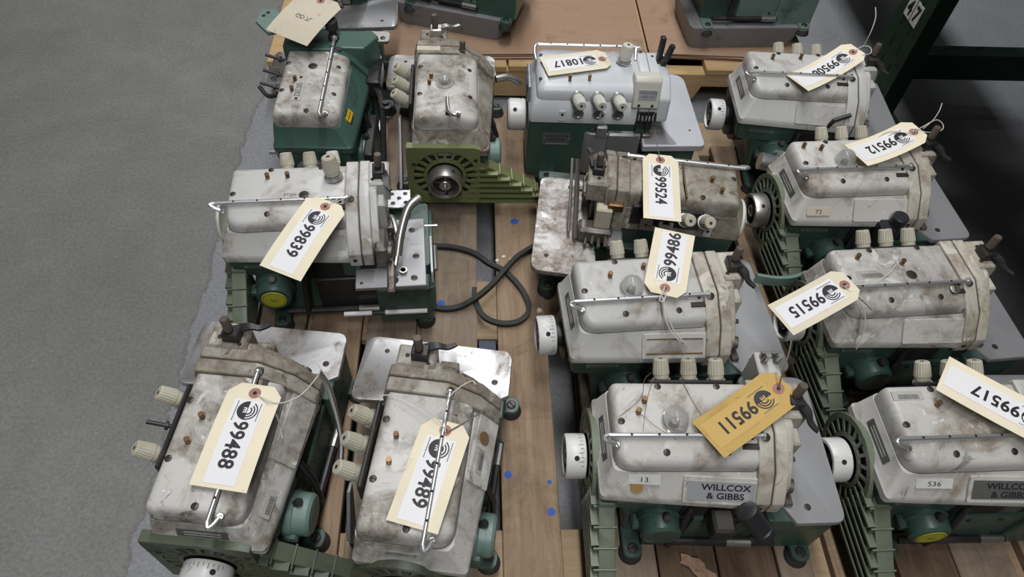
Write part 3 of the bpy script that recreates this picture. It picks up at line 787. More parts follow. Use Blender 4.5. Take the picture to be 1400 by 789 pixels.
# pallet rack on the right: upright, floor brace, unseen shelves set to shade the floor
RU = empty('rack_upright', (1.022, 1.42, 0), 0, 'dark green slotted steel rack upright with white 4 and 7 stickers', 'rack')
c = MB()
c.box(0, 0.004, 0, 0.13, 0.004, 2.6); c.box(0.0035, 0.045, 0, 0.004, 0.004, 2.6); c.box(0.0035, 0.045, 0.126, 0.13, 0.004, 2.6)
c.build('post', 'rack_green', RU, bevel=0.001, seg=1, smooth=0)
bp = MB(); bp.box(-0.01, 0.11, -0.01, 0.14, 0, 0.005); bp.build('base_plate', 'rack_green', RU, smooth=0)
for k in range(14):
    zz = 0.10 + k * 0.055
    for yy in (0.045, 0.088):
        h = MB(); h.prism([(yy - 0.003, zz), (yy + 0.003, zz), (yy + 0.003, zz + 0.03), (yy - 0.003, zz + 0.03)], 'x', -0.0006, 0.002); h.build('slot', 'hole', RU, smooth=0)
for zz, yy in ((0.06, 0.02), (0.12, 0.02), (0.20, 0.02), (0.28, 0.02)):
    h = MB(); h.lathe((0.002, yy, zz), (-1, 0, 0), [(0, 0.007), (0.0026, 0.007)], 14); h.build('bolt_hole', 'hole', RU)
for yy, ch in ((0.081, '4'), (0.046, '7')):
    st = MB(); st.box(-0.0012, 0.001, yy - 0.0155, yy + 0.0155, 0.290, 0.340); so = st.build('number_sticker', 'tagpaper', RU, smooth=0)
    lettering(so, ch, 0.05, (-0.0013, yy, 0.315), (0, -1, 0), (0, 0, 1), 'ink', 'numeral', bold=0.0012, sx=0.85)
br = MB(); br.box(0.045, 1.0, 0.055, 0.095, 0.135, 0.205); br.build('floor_brace', 'rack_green', RU, smooth=0)
bp2 = MB(); bp2.box(1.0, 1.045, 0, 0.13, 0.0, 2.6); bp2.build('back_post', 'rack_green', RU, smooth=0)

SH = empty('shade_shelf', (1.06, -1.1, 0), 0, 'unseen low boarded rack shelf on the right, set to shade the floor', 'shelf')  # out of view; low height and board overhang chosen to block lamp light
for a in (0.0, 1.0):
    b_ = MB(); b_.box(a, a + 0.045, 0, 2.519, 0.62, 0.72, 0.004); b_.build('shelf_beam', 'rack_green', SH)
for k in range(14):
    d = MB(); d.box(-0.20, 1.1, 0.002 + k * 0.18, 0.178 + k * 0.18, 0.7205, 0.74); d.build('shelf_board', 'wood_dark', SH, smooth=0)
SH = empty('shade_shelf', (1.06, 1.551, 0), 0, 'unseen narrow ledge beyond the upright, added to cast a dark strip', 'shelf')  # invented ledge; its single narrow board throws the shadow strip on the floor
b_ = MB(); b_.box(0, 0.045, 0, 2.4, 0.62, 0.72, 0.004); b_.build('shelf_beam', 'rack_green', SH)
d = MB(); d.box(-0.10, 0.14, 0.0, 2.4, 0.7205, 0.74); d.build('shelf_board', 'wood_dark', SH, smooth=0)

# ------------------------------------------------------------------ the machines on the pallet
IDX = {}
# --- 99511, front row middle
T, ho, lid = overlock(0.1769, 0.4038, -0.9, 'grey machine head with clear dome and silver logo plate, yellowed tag 99511', 'paint_worn', studs=(0.055, 0.052, 0.045, 0.035), capaint='paint_cream', plate_x=0.342)
logo_plate(ho)
number_sticker(ho, '13', 0.052, 0.72)
round_dot(ho, 'orange', 0.043, 0.42)
k = MB(); k.lathe((0.182, -0.076, 0.186), (0.62, -0.42, -0.66), [(0, 0.012), (0.002, 0.0150), (0.040, 0.0138), (0.042, 0.0155), (0.052, 0.015), (0.054, 0.006), (0.070, 0.004)], 22); ko = k.build('lamp_socket', 'black', T)
k = MB(); k.box(0.148, 0.178, -0.095, -0.062, 0.118, 0.155, 0.004); k.build('socket_bracket', 'blackmetal', ko)
bk = MB(); bk.box(0.235, 0.268, 0.098, 0.150, 0.150, 0.212, 0.002); bo = bk.build('thread_bracket', 'paint_light', T)
bk = MB(); bk.box(0.240, 0.268, 0.138, 0.142, 0.21, 0.226, 0.0008); bk.build('bracket_lip', 'chrome_dull', bo)
for q in (0.245, 0.263):
    s = MB(); s.lathe((q, 0.132, 0.211), (0, -0.1, 1), [(0, 0.0035), (0.004, 0.0048), (0.006, 0.0034), (0.008, 0.0048), (0.010, 0.0034), (0.012, 0.0044), (0.018, 0.003), (0.022, 0.0042), (0.024, 0.004)], 12); s.build('spring_screw', 'chrome_dull', bo)
for q in ((0.245, 0.112), (0.258, 0.112)): screw(bo, (q[0], q[1], 0.212), (0, 0, 1), 0.0022)

for p_ in ([(0.02, 0.03, ZT), (0.05, 0.055, ZT + 0.004), (0.06, 0.085, ZT), (0.075, 0.105, 0.225)], [(0.048, 0.008, ZT), (0.058, 0.05, ZT + 0.003), (0.072, 0.088, ZT + 0.001)],
           [(0.012, 0.05, 0.232), (0.045, 0.035, ZT + 0.001), (0.065, 0.012, ZT + 0.006), (0.09, -0.004, ZT + 0.003)], [(0.11, 0.09, ZT), (0.125, 0.04, ZT + 0.003), (0.15, -0.01, ZT)]):
    t_ = MB(); t_.tube(p_, 0.00035, 5, 5); t_.build('loose_thread', 'rust_dot', T)
# --- 99486
T, ho, lid = overlock(0.1505, 0.6157, 3.9, 'grey machine head with marked white handwheel and dome, tag 99486', 'paint_light', guard=None, hand=True, louvre=False, studs=(0.064, 0.047, 0.118, 0.06), capaint='paint_cream')
o = apron(0.152, 0.44); n = AX.cross(AY).normalized()
p = patch(ho, 'bare_plate_recess', 'paint_dirty', o + n * 0.0032, AX, AY, 0.088, 0.026, 0.0003)
for s in (-1, 1):
    r = patch(p, 'rust_streak', 'rust_dot', o + n * 0.0035 + AX * 0.0 + AY * s * 0.0115, AX, AY, 0.086, 0.0022, 0.0003)

# --- 99515
T, ho, lid = overlock(0.5631, 0.6418, 3.8, 'grimy grey machine head with bare plate pad, tag 99515 hanging off its end', 'paint_dirty', dome=None, studs=(0.05, 0.06, 0.118, 0.045), band='green', capaint='paint_cream')
barcode(lid, (0.061, 0.027, ZT), (-1, 0, 0), (0, -1, 0), 0.05, 0.015)
screw(lid, (0.125, 0.023, ZT), (0, 0, 1), 0.0085, 0.001)
screw(lid, (0.182, -0.008, ztop(-.008) + .003), (0, -.3, 1), 0.008, 0.002, 'chrome_dull', 'rod_dish')
sp = MB()
pth = spline([V(-0.075, 0.098, 0.150), V(-0.045, 0.090, 0.150), V(-0.015, 0.090, 0.150), V(0.010, 0.098, 0.150)], 5)
sp.loft([[p + V(0, -0.003, -0.010), p + V(0, 0.003, -0.010), p + V(0, 0.003, 0.010), p + V(0, -0.003, 0.010)] for p in pth]); sp.build('guard_strap', 'green_pale', T)

# --- 99512
T, ho, lid = overlock(0.5688, 0.8984, 3.5, 'stained grey machine head with number 72 sticker and dome, tag 99512', 'paint_worn', wheel='chrome_dull', ticks=False, studs=(0.06, 0.055, 0.03, 0.062), capaint='paint_cream')
number_sticker(ho, '72', 0.040, 0.40, 'card_dull')
k = MB(); k.lathe((0.178, -0.072, 0.150), (0.0, -0.05, 1), [(0, 0.014), (0.046, 0.014), (0.048, 0.012)], 22); ko = k.build('lamp_socket', 'black', T)
k = MB(); k.box(0.150, 0.176, -0.088, -0.058, 0.120, 0.178, 0.004); k.build('socket_bracket', 'black', ko)

# --- back right, tag partly hidden under the rod
T, ho, lid = overlock(0.5426, 1.173, -3.1, 'pale grey machine head beside the rack upright, tag tucked under its rod', 'paint_light', guard=None, hand=True, louvre=False, dome=None, studs=(0.06, 0.055, 0.118, 0.06))
k = MB(); k.tube([(0.170, -0.064, 0.172), (0.176, -0.066, 0.190), (0.206, -0.060, 0.200)], 0.0045, 8); k.build('hand_lever', 'black', T)
k = MB(); k.lathe((0.052, -0.090, 0.098), (1, -0.15, -0.12), [(0, 0.018), (0.03, 0.017), (0.052, 0.013)], 20); k.box(0.085, 0.10, -0.11, -0.075, 0.10, 0.116, 0.002); k.build('chip_guard', 'chrome', T)
patch(lid, 'square_sticker', 'foil_dark', (-0.0, 0, 0), (1, 0, 0), (0, 1, 0), 0.001, 0.001) if False else None

# --- 99517, cut by the right edge of the picture
T, ho, lid = overlock(0.5616, 0.3944, 1.2, 'grey machine head with sticker S36 and barcode, lowest on the right, tag 99517', 'paint_worn', dome=None, gauge_label='OIL', studs=(0.075, 0.05, 0.12, 0.06), wheel='white_metal', ticks=False)
number_sticker(ho, 'S36', 0.056, 0.62, 'sticker', 0.05)
barcode(lid, (0.040, 0.066, ZT), (-1, 0, 0), (0, -1, 0), 0.044, 0.014)
logo_plate(ho, 'foil_dark')

# --- 99489
T, ho, lid = overlock(-0.0545, 0.2653, 82.0, 'dirty grey machine head with three cream knobs, tag 99489 under its rod', 'paint_dirty', plate='steel_stained', dome=None, gauge=0.075, gauge_cover='green_pale', pad=True, guard='guard_dark', louvre=False, studs=(0.10, 0.060, 0.135, 0.058), green='green', endplate=False, capaint='paint_filthy')
barcode(ho, apron(0.135, 0.55) + AX.cross(AY).normalized() * 0.0033, AX * -1, AY * -1, 0.034, 0.012)
round_dot(ho, 'rust_dot', 0.168, 0.55, 0.0095, lift=0.003)
k = MB(); k.prism([(0.085, 0.160), (0.100, 0.158), (0.075, 0.075), (0.050, 0.060), (0.045, 0.085)], 'y', 0.116, 0.121); k.build('knee_lever', 'steel_dull', T, bevel=0.001)
bc = barcode(ho, (0.0044, 0.030, 0.191), (0, -1, 0), (0.33, 0, 0.944), 0.056, 0.011)

# --- 99488
T, ho, lid = overlock(-0.3038, 0.2967, 83.6, 'dirty grey machine head at lower left with two cream knobs, tag 99488', 'paint_dirty', plate='steel_stained', dome=None, gauge=0.075, gauge_cover='green_pale', pad=True, guard='guard_dark', gshape='rect', knobs=(0.0894, 0.168), studs=(0.135, 0.052, 0.10, 0.058), endplate=True, green='green', capaint='paint_filthy')
stud(T, (0.132, 0.098, 0.208), (-0.05, 0.9, 0.35), 0.034)
k = MB(); k.tube([(0.228, -0.072, 0.215), (0.215, -0.085, 0.195), (0.170, -0.105, 0.150), (0.140, -0.108, 0.125)], 0.0042, 8, 4); k.build('lifter_link', 'chrome_dull', T)
barcode(ho, apron(0.048, 0.45), AX * -1, AY * -1, 0.034, 0.014)

# --- olive-guarded machine facing the camera with its handwheel
T, ho, lid = overlock(-0.018, 1.019, 90.5, 'grimy machine head with olive green fan guard, handwheel towards the camera', 'paint_filthy', lidpaint='paint_dirty', plate='steel_stained', dome=None, gauge=0.085, gauge_cover='green_pale', pad=False, guard='guard_olive', gshape='rect', wheel='chrome_dull', rod=None, ticks=False, studs=(0.125, 0.055, 0.105, 0.058), endplate=False, green='green', lever='chrome_dull')
sight_dome(T, 0.108, 0.030, 0.0125, ZT, True)
k = MB(); k.tube([(0.052, 0.024, ZT + 0.012), (0.022, 0.022, ZT + 0.010), (0.010, 0.016, ZT + 0.009), (0.008, 0.006, ZT + 0.008), (0.016, 0.002, ZT + 0.002)], 0.0035, 10, 4); ko = k.build('thread_hook', 'chrome_dull', T); screw(ko, (0.020, 0.004, ZT), (0, 0, 1), 0.005, 0.004, 'chrome_dull')
k = MB(); k.lathe((0.210, -0.004, 0.242), (0, 0, 1), [(0, 0.007), (0.002, 0.0055), (0.018, 0.0055), (0.020, 0.004)], 14); k.build('rod_stub', 'bronze', T)
k = MB(); k.tube([(0.228, -0.072, 0.160), (0.238, -0.100, 0.158), (0.240, -0.125, 0.142)], 0.0075, 12, 4); k.build('waste_tube', 'chrome_dull', T)
k = MB(); k.prism([(0.115, 0.150), (0.130, 0.145), (0.060, 0.045), (0.030, 0.030), (0.022, 0.045), (0.070, 0.090)], 'y', 0.118, 0.124); k.build('knee_lever', 'steel_dull', T, bevel=0.001)
yp = patch(T, 'yellowed_panel', 'card_dull', (0.2105, 0.062, 0.2435), (0, -1, 0), (1, 0, 0), 0.045, 0.014)

# --- green lidded machine 00282, rear left
T, ho, lid = overlock(-0.2703, 1.0209, 89.5, 'dark green machine head with stained grey lid plated 00282 and bare studs', 'green_mid', lidpaint='paint_dirty', plate='steel_stained', dome=None, gauge=0.085, gauge_cover='green_mid', pad=False, guard=None, knobs=None, studs=(0.075, 0.056, 0.105, 0.055), endplate=False, green='green_mid', rod=((0.003, -0.002), (0.232, -0.002)), post=None, cap=False)
np_ = patch(lid, 'number_plate', 'sticker_grey', (0.083, 0.0455, ZT), (-1, 0, 0), (0, -1, 0), 0.072, 0.018, 0.001)
lettering(np_, '00282', 0.016, (0.078, 0.0455, ZT), (-1, 0, 0), (0, -1, 0), 'ink_grey', lift=0.0014)
for q in (0.052, 0.114): screw(np_, (q, 0.0455, ZT + 0.001), (0, 0, 1), 0.0028)
screw(lid, (0.150, 0.029, ZT), (0, 0, 1), 0.009, 0.001)
yl = patch(ho, 'warning_label', 'amber', apron(0.062, 0.62), AX * -1, AY * -1, 0.030, 0.013)
for t in (0.42, 0.62, 0.82):
    patch(yl, 'printed_line', 'ink', apron(0.062, t) + AX.cross(AY).normalized() * 0.0004, AX * -1, AY * -1, 0.022, 0.0016, 0.0004)
for q, zz in ((0.235, 0.225), (0.200, 0.215), (0.165, 0.212)): stud(T, (q - 0.03, 0.096, zz - 0.015), (0.10, 0.95, 0.25), 0.038, 0.0032)
k = MB(); k.tube([(0.118, 0.098, 0.195), (0.120, 0.118, 0.190), (0.135, 0.135, 0.200)], 0.0042, 8, 3); k.build('bent_wire_guide', 'blackmetal', T)
k = MB(); k.prism([(0.215, 0.098), (0.268, 0.098), (0.275, -0.070), (0.255, -0.085), (0.215, -0.060)][::-1], 'z', 0.150, 0.236); ko = k.build('face_cover', 'green_mid', T, bevel=0.003)
k = MB(); k.prism([(0.275, 0.090), (0.345, 0.130), (0.345, 0.160), (0.300, 0.165), (0.262, 0.135)], 'z', 0.226, 0.234); k.build('side_bracket', 'green_pale', T, bevel=0.001)
for q in ((0.330, 0.145), (0.318, 0.152)): screw(T, (q[0], q[1], 0.234), (0, 0, 1), 0.004)
k = MB(); k.lathe((0.243, 0.002, 0.236), (0, 0, 1), [(0, 0.011), (0.008, 0.011), (0.010, 0.007), (0.022, 0.007), (0.024, 0.0125), (0.040, 0.0125), (0.043, 0.010)], 22); k.build('pressure_knob', 'rubber', T)
k = MB(); k.prism(rrect(0.250, 0.285, -0.105, -0.048, 0.01), 'z', 0.222, 0.228); ko = k.build('handle_plate', 'chrome_dull', T)
for kk in range(14):
    t = MB(); y_ = -0.102 + kk * 0.004; t.cyl((0.285, y_, 0.225), (0.2872, y_, 0.225), 0.0018, 6); t.build('knurl_tooth', 'chrome_dull', ko)
screw(ko, (0.262, -0.092, 0.228), (0, 0, 1), 0.005); screw(ko, (0.258, -0.06, 0.228), (0, 0, 1), 0.005)
k = MB(); k.box(0.04, 0.16, -0.080, -0.062, 0.02, 0.12, 0.003); k.build('lower_linkage', 'blackmetal', T)
k = MB(); k.tube([(0.190, -0.075, 0.165), (0.150, -0.092, 0.150), (0.060, -0.095, 0.060)], 0.006, 8, 4); k.build('linkage_rod', 'blackmetal', T)
k = MB(); k.lathe((0.150, -0.100, 0.135), (0, 0, 1), [(0, 0.012), (0.016, 0.012), (0.018, 0.006), (0.024, 0.006)], 18); k.build('linkage_knob', 'black', T)
k = MB(); k.box(0.18, 0.26, -0.088, -0.060, 0.145, 0.185, 0.004); k.build('side_bracket', 'blackmetal', T)
k = MB(); k.cyl((0.03, 0.094, 0.130), (0.03, 0.112, 0.130), 0.005, 12); k.build('side_screw', 'chrome_dull', T)
k = MB(); k.lathe((0.02, 0.03, 0.110), (-1, 0, 0), [(0, 0.030), (0.025, 0.030), (0.027, 0.026)], 30); k.build('drive_pulley', 'steel_dull', T)

# --- 99839, without cloth plate, bed and linkage bare
T, ho, lid = overlock(-0.4004, 0.8087, 4.0, 'light grey machine head with bare steel bed and yellow oil gauge, tag 99839', 'paint_light', lidpaint='paint_light', plate=None, dome=None, gauge=0.064, gauge_label='OIL', guard='guard_green', louvre=True, wheel=None, pad=False, studs=(0.073, 0.056, 0.105, 0.057), knobs=(0.0938, 0.1325, 0.1715), knob_mats={2: 'cream_clean'}, rod=((-0.006, -0.002), (0.203, -0.002)), bed_top=0.085, looper='blackmetal')
tension_knob(T, (0.180, 0.050, ZT), (-0.12, 0.25, 1), 'cream', True, 1.15)
k = MB(); k.lathe((-0.006, 0.020, 0.178), (-1, 0, 0), [(0, 0.034), (0.004, 0.034), (0.007, 0.030)], 30); k.build('end_disc', 'cream_clean', T)
k = MB(); k.box(0.205, 0.322, -0.098, 0.052, 0.1225, 0.1305, 0.001); ko = k.build('bed_plate', 'steel_dull', T)
for q in ((0.300, 0.025), (0.306, -0.035), (0.302, -0.082)): screw(ko, (q[0], q[1], 0.1305), (0, 0, 1), 0.006, 0.0006)
d = MB(); d.lathe((0.268, -0.085, 0.1302), (0, 0, 1), [(0, 0.008), (0.0008, 0.008)], 18); d.build('bed_hole', 'hole', ko)
screw(ko, (0.215, -0.088, 0.1305), (0, 0, 1), 0.003, 0.0006)
k = MB(); k.box(0.238, 0.328, -0.098, -0.066, 0.03, 0.1222, 0.003); k.build('bed_front', 'green', T)
k = MB(); k.tube([(0.318, 0.030, 0.206), (0.298, 0.012, 0.200), (0.284, -0.020, 0.178), (0.276, -0.050, 0.152)], 0.0078, 14, 6); k.build('waste_tube', 'chrome_dull', T)
k = MB(); k.tube([(0.262, 0.010, 0.185), (0.272, 0.0, 0.188), (0.278, -0.03, 0.165), (0.272, -0.06, 0.140)], 0.0042, 10, 5); k.build('air_pipe', 'chrome_dull', T)
k = MB(); k.box(0.258, 0.272, -0.118, -0.03, 0.134, 0.146, 0.003); k.build('presser_arm', 'greasy', T)
k = MB(); k.box(0.240, 0.262, -0.062, -0.012, 0.135, 0.185, 0.005); k.cyl((0.255, -0.05, 0.165), (0.268, -0.052, 0.165), 0.011, 16); k.build('presser_bracket', 'greasy', T)
k = MB(); k.lathe((0.284, -0.068, 0.134), (0, 0, 1), [(0, 0.007), (0.0025, 0.007), (0.0025, 0.0045), (0, 0.0045)], 18); k.tube([(0.276, -0.072, 0.135), (0.260, -0.080, 0.137)], 0.0025, 6); k.build('ring_lever', 'chrome_dull', T)
k = MB(); k.tube([(0.178, -0.100, 0.062), (0.225, -0.1005, 0.062)], 0.0042, 10); ro = k.build('knee_rod', 'white_metal', T)
k = MB(); k.tube([(0.225, -0.1005, 0.062), (0.248, -0.101, 0.062)], 0.0036, 10); k.build('rod_collar', 'blackmetal', ro)
k = MB(); k.tube([(0.248, -0.101, 0.062), (0.320, -0.102, 0.062)], 0.0042, 10); k.build('rod_end', 'white_metal', ro)
wp = MB(); wp.box(0.258, 0.300, 0.075, 0.118, 0.132, 0.138, 0.001); wo = wp.build('needle_plate', 'steel', T)
for q in ((0.266, 0.108), (0.290, 0.108), (0.268, 0.085), (0.291, 0.086), (0.279, 0.097)): screw(wo, (q[0], q[1], 0.138), (0, 0, 1), 0.0042, 0.0006)
lt = MB(); lt.loft([[(0.330 + (0.004 if t else 0), p[0], p[1]) for p in rrect(-0.062, 0.022, 0.085, 0.120, 0.006)] for t in (0, 1)]); lo = lt.build('latch_frame', 'white_metal', T, bevel=0.001)
lt = MB(); lt.loft([[(0.3345 + (0.002 if t else 0), p[0], p[1]) for p in rrect(-0.052, 0.012, 0.094, 0.111, 0.003)] for t in (0, 1)]); lt.build('latch_opening', 'hole', lo)
lt = MB(); lt.cyl((0.3385, -0.045, 0.102), (0.3385, 0.008, 0.104), 0.004, 10); lt.build('latch_spring', 'chrome_dull', lo)
lt = MB(); lt.tube([(0.322, 0.045, 0.118), (0.345, 0.045, 0.118)], 0.0022, 8); lt.build('stop_pin', 'chrome', T)
gt = patch(ho, 'worn_foil_label', 'foil', apron(0.178, 0.45), AX * -1, AY * -1, 0.036, 0.018)
screw(lid, (0.134, 0.015, ZT), (0, 0, 1), 0.0085, 0.001)
lettering(lid, 'FTD>', 0.0085, (0.112, 0.016, ZT), (1, 0, 0), (0, 1, 0), 'ink_grey', 'arrow_mark', lift=0.0006)

# --- 99524, turned round, knobs towards the camera
T, ho, lid = overlock(0.4741, 0.9000, 172.0, 'filthy brown-stained machine head turned round with its knobs towards the camera, tag 99524', 'paint_filthy', lidpaint='paint_filthy', plate='steel_brown', plate_dy=0.028, dome=None, gauge=None, pad=False, guard=None, knobs=(0.064, 0.097), studs=(0.045, 0.06, 0.06, 0.035), endplate=False, lever='blackmetal')
k = MB(); k.lathe((-0.004, 0.045, 0.165), (-1, 0, 0), [(0, 0.036), (0.004, 0.036), (0.007, 0.032)], 30); k.build('end_disc', 'cream_clean', T)
k = MB(); k.lathe((0.128, 0.094, 0.185), (0, 0.8, 0.6), [(0, 0.0125), (0.006, 0.0125), (0.006, 0.006), (0.002, 0.006)], 22); k.build('thread_ring', 'greasy', T)
k = MB(); k.box(0.150, 0.172, 0.090, 0.098, 0.166, 0.194, 0.002); ko = k.build('tension_tab', 'paint_filthy', T); screw(ko, (0.161, 0.098, 0.182), (0, 1, 0), 0.003)
k = MB(); k.box(0.048, 0.062, 0.092, 0.098, 0.166, 0.192, 0.002); ko = k.build('tension_tab', 'paint_light', T); screw(ko, (0.055, 0.098, 0.182), (0, 1, 0), 0.003)
k = MB(); k.tube([(0.108, 0.004, ZT + 0.006), (0.108, 0.05, ZT + 0.008), (0.104, 0.085, ZT + 0.004)], 0.0016, 8, 3); k.build('thread_wire', 'brass', T)
k = MB(); k.tube([(0.290, 0.005, 0.230), (0.284, 0.045, 0.190), (0.278, 0.110, 0.140)], 0.0045, 8, 3); k.build('presser_arm', 'greasy', T)
k = MB(); k.tube([(0.298, 0.0, 0.225), (0.294, 0.05, 0.185), (0.290, 0.100, 0.145)], 0.003, 8, 3); k.build('presser_link', 'chrome_dull', T)
k = MB(); k.box(0.222, 0.250, 0.085, 0.105, 0.165, 0.212, 0.003); k.build('thread_cover', 'card_dull', T)
k = MB(); k.box(0.205, 0.232, 0.082, 0.100, 0.205, 0.222, 0.002); k.build('yellow_clip', 'brass', T)
k = MB(); k.box(0.196, 0.222, 0.085, 0.125, 0.135, 0.150, 0.003); k.build('looper_guard', 'steel_dull', T)
k = MB(); k.box(0.215, 0.275, 0.080, 0.110, 0.130, 0.165, 0.006); k.build('needle_works', 'greasy', T)
for q in range(5):
    k = MB(); k.cyl((0.215 + q * 0.011, 0.106, 0.145 + 0.006 * (q % 2)), (0.213 + q * 0.012, 0.120 + 0.004 * (q % 3), 0.142), 0.0042 - 0.0004 * q, 10); k.build('clamp_screw', 'greasy', T)
k = MB(); k.lathe((0.256, 0.022, 0.238), (0.10, 0.45, 0.9), [(0, 0.013), (0.016, 0.012), (0.024, 0.010), (0.026, 0.007)], 18); k.build('side_knob', 'bronze', T)

# --- 10817, the clean newer head
def clean_head():
    T = empty('sewing_machine', (0.122, 1.158, PT), R(-1), 'clean pale grey and green machine head with four tension knobs, tag 10817', 'sewing machine', 'overlock machine heads standing on the front pallet')
    b_ = MB(); b_.loft([[(q[0], q[1], zz) for q in rrect(-0.006 + i, 0.235, -0.040 + i, 0.105, 0.006)] for zz, i in ((0.014, 0.004), (0.035, 0.0), (0.160, 0.0))]); b_.build('base_casting', 'green_mid', T, bevel=0.002)
    b_ = MB(); b_.prism([(0.105, -0.0405), (0.22, -0.0405), (0.22, -0.049), (0.118, -0.049)], 'z', 0.03, 0.138)
    b_.build('steel_front_cover', 'steel_dull', T, bevel=0.003)
    b_ = MB(); b_.box(0.152, 0.205, -0.060, -0.045, 0.085, 0.148, 0.004); b_.build('looper_cover', 'steel_dull', T)
    b_ = MB(); b_.box(0.128, 0.150, -0.052, -0.040, 0.13, 0.158, 0.003); b_.build('cover_hinge', 'steel_dull', T)
    np_ = patch(T, 'model_plate', 'ink_grey', (0.052, -0.0403, 0.115), (1, 0, 0), (0, 0, 1), 0.056, 0.030, 0.001)
    for k, t in enumerate(('WILLCOX &', 'GIBBS INC.')):
        lettering(np_, t, 0.0085, (0.052, -0.0414, 0.124 - k * 0.009), (1, 0, 0), (0, 0, 1), 'ink', lift=0.0003)
    patch(np_, 'printed_line', 'foil', (0.052, -0.0412, 0.104), (1, 0, 0), (0, 0, 1), 0.044, 0.0012, 0.0003)
    for s in (-1, 1): screw(np_, (0.052 + s * 0.026, -0.0413, 0.116), (0, -1, 0), 0.0015, 0.0006, 'chrome')
    for q in (0.115, 0.128): screw(T, (q, -0.0412, 0.145), (0, -1, 0), 0.0022, 0.0008)
    h = MB(); h.loft([[(q[0], q[1], zz) for q in rrect(-0.006 + i, 0.206, -0.044 + i * 1.1, 0.107 - i, 0.008)] for zz, i in ((0.1605, 0.0), (0.172, 0.0), (0.198, 0.006), (0.206, 0.012))]); ho = h.build('housing', 'paint_clean', T)
    l = MB(); l.loft([[(q[0], q[1] , zz) for q in rrect(0.006 + i, 0.206, -0.032 + i * 1.6, 0.10 - i, [0.012, 0.004, 0.004, 0.012])] for zz, i in ((0.204, 0.0), (0.2215, 0.0), (0.228, 0.0035), (0.2325, 0.0075), (0.235, 0.012))]); lid = l.build('lid', 'paint_clean', T, smooth=50)
    c = MB(); c.prism([(-0.042, 0.165), (0.10, 0.165), (0.10, 0.225), (0.085, 0.238), (0.0, 0.238), (-0.035, 0.215)], 'x', 0.2065, 0.266); c.build('head_cover', 'paint_clean', T, bevel=0.005, seg=3)
    s = MB(); s.prism([(-0.043, 0.164), (0.101, 0.164), (0.101, 0.2255), (0.0855, 0.2388), (-0.0005, 0.2388), (-0.0358, 0.2155)], 'x', 0.226, 0.2272); s.build('cover_seam', 'ink_grey', T)
    for q in ((0.238, 0.072), (0.247, 0.05), (0.216, 0.085)): screw(T, (q[0], q[1], 0.2382), (0, 0, 1), 0.003, 0.0006)
    f_ = MB(); f_.prism([(-0.034, 0.196), (-0.044, 0.200), (-0.030, 0.252), (-0.022, 0.258), (0.004, 0.252), (0.0, 0.20)], 'x', 0.190, 0.242); fo = f_.build('thread_cover', 'cream_clean', T, bevel=0.003, seg=3)
    lp = patch(fo, 'name_plate', 'foil', (0.217, -0.0372, 0.228), (1, 0, 0), (0, 0.26, 0.965), 0.036, 0.019, 0.0007)
    lettering(lp, 'WILLCOX &', 0.0062, (0.217, -0.0361, 0.2322), (1, 0, 0), (0, 0.26, 0.965), 'blue_ink', lift=0.0008)
    lettering(lp, 'GIBBS INC.', 0.0062, (0.217, -0.0382, 0.2240), (1, 0, 0), (0, 0.26, 0.965), 'blue_ink', lift=0.0008)
    for q in (0.203, 0.229): screw(fo, (q, -0.0425, 0.206), (0, -1, 0.2), 0.003, 0.0008)
    for kx in (0.082, 0.121, 0.160):
        k = MB(); k.lathe((kx, -0.026, 0.212), (0, -0.75, 0.66), [(0, 0.013), (0.004, 0.0125)], 22); ko = k.build('tension_seat', 'blackmetal', T)
        tension_knob(T, (kx + 0.001, -0.032, 0.2145), (0.14, -0.93, 0.15), 'cream_clean')
        r_ = MB(); r_.lathe((kx + 0.006, -0.0435, 0.184), (0, -1, 0.1), [(0, 0.011), (0.002, 0.011), (0.002, 0.0085), (0, 0.0085)], 20); r_.build('thread_ring', 'chrome', T)
    tension_knob(T, (0.178, 0.052, 0.235), (0.12, 0.10, 1), 'cream_clean', True, 1.1)
    for q in (0.057, 0.136):
        t = patch(T, 'thread_tab', 'paint_clean', (q, -0.0445, 0.178), (1, 0, 0), (0, 0.1, 1), 0.013, 0.022, 0.0012); screw(t, (q, -0.046, 0.182), (0, -1, 0), 0.0026, 0.0008)
    for q in ((0.068, -0.010), (0.106, -0.007)):
        s = MB(); s.lathe((q[0], q[1], 0.234), (0, 0, 1), [(0, 0.003), (0.005, 0.003), (0.006, 0.002), (0.008, 0.002), (0.009, 0.0036), (0.013, 0.0034)], 12); s.build('thread_stud', 'brass', lid)
    r_ = MB(); r_.tube([(0.006, 0.055, 0.234), (0.003, 0.072, 0.243), (0.008, 0.086, 0.2455), (0.03, 0.088, 0.2455), (0.203, 0.090, 0.2455), (0.206, 0.085, 0.243), (0.203, 0.06, 0.235)], 0.0034, 10, 5); ro = r_.build('thread_guide_rod', 'chrome', T)
    for k in range(5):
        d = MB(); d.lathe((0.035 + k * 0.033, 0.088, 0.2482), (0, -0.2, 1), [(0, 0.0018), (0.001, 0.0016)], 8); d.build('thread_hole', 'hole', ro)
    for q in ((0.018, 0.045), (0.016, 0.070), (0.176, 0.083), (0.012, -0.005)): screw(lid, (q[0], q[1], 0.2345), (0, 0, 1), 0.0035, 0.001)
    e = MB(); e.box(-0.010, -0.003, 0.0, 0.075, 0.172, 0.212, 0.002); eo = e.build('end_cover', 'steel_dull', T); patch(eo, 'ink_scribble', 'blue_ink', (-0.0105, 0.03, 0.196), (0, -1, 0), (0, 0, 1), 0.03, 0.018)
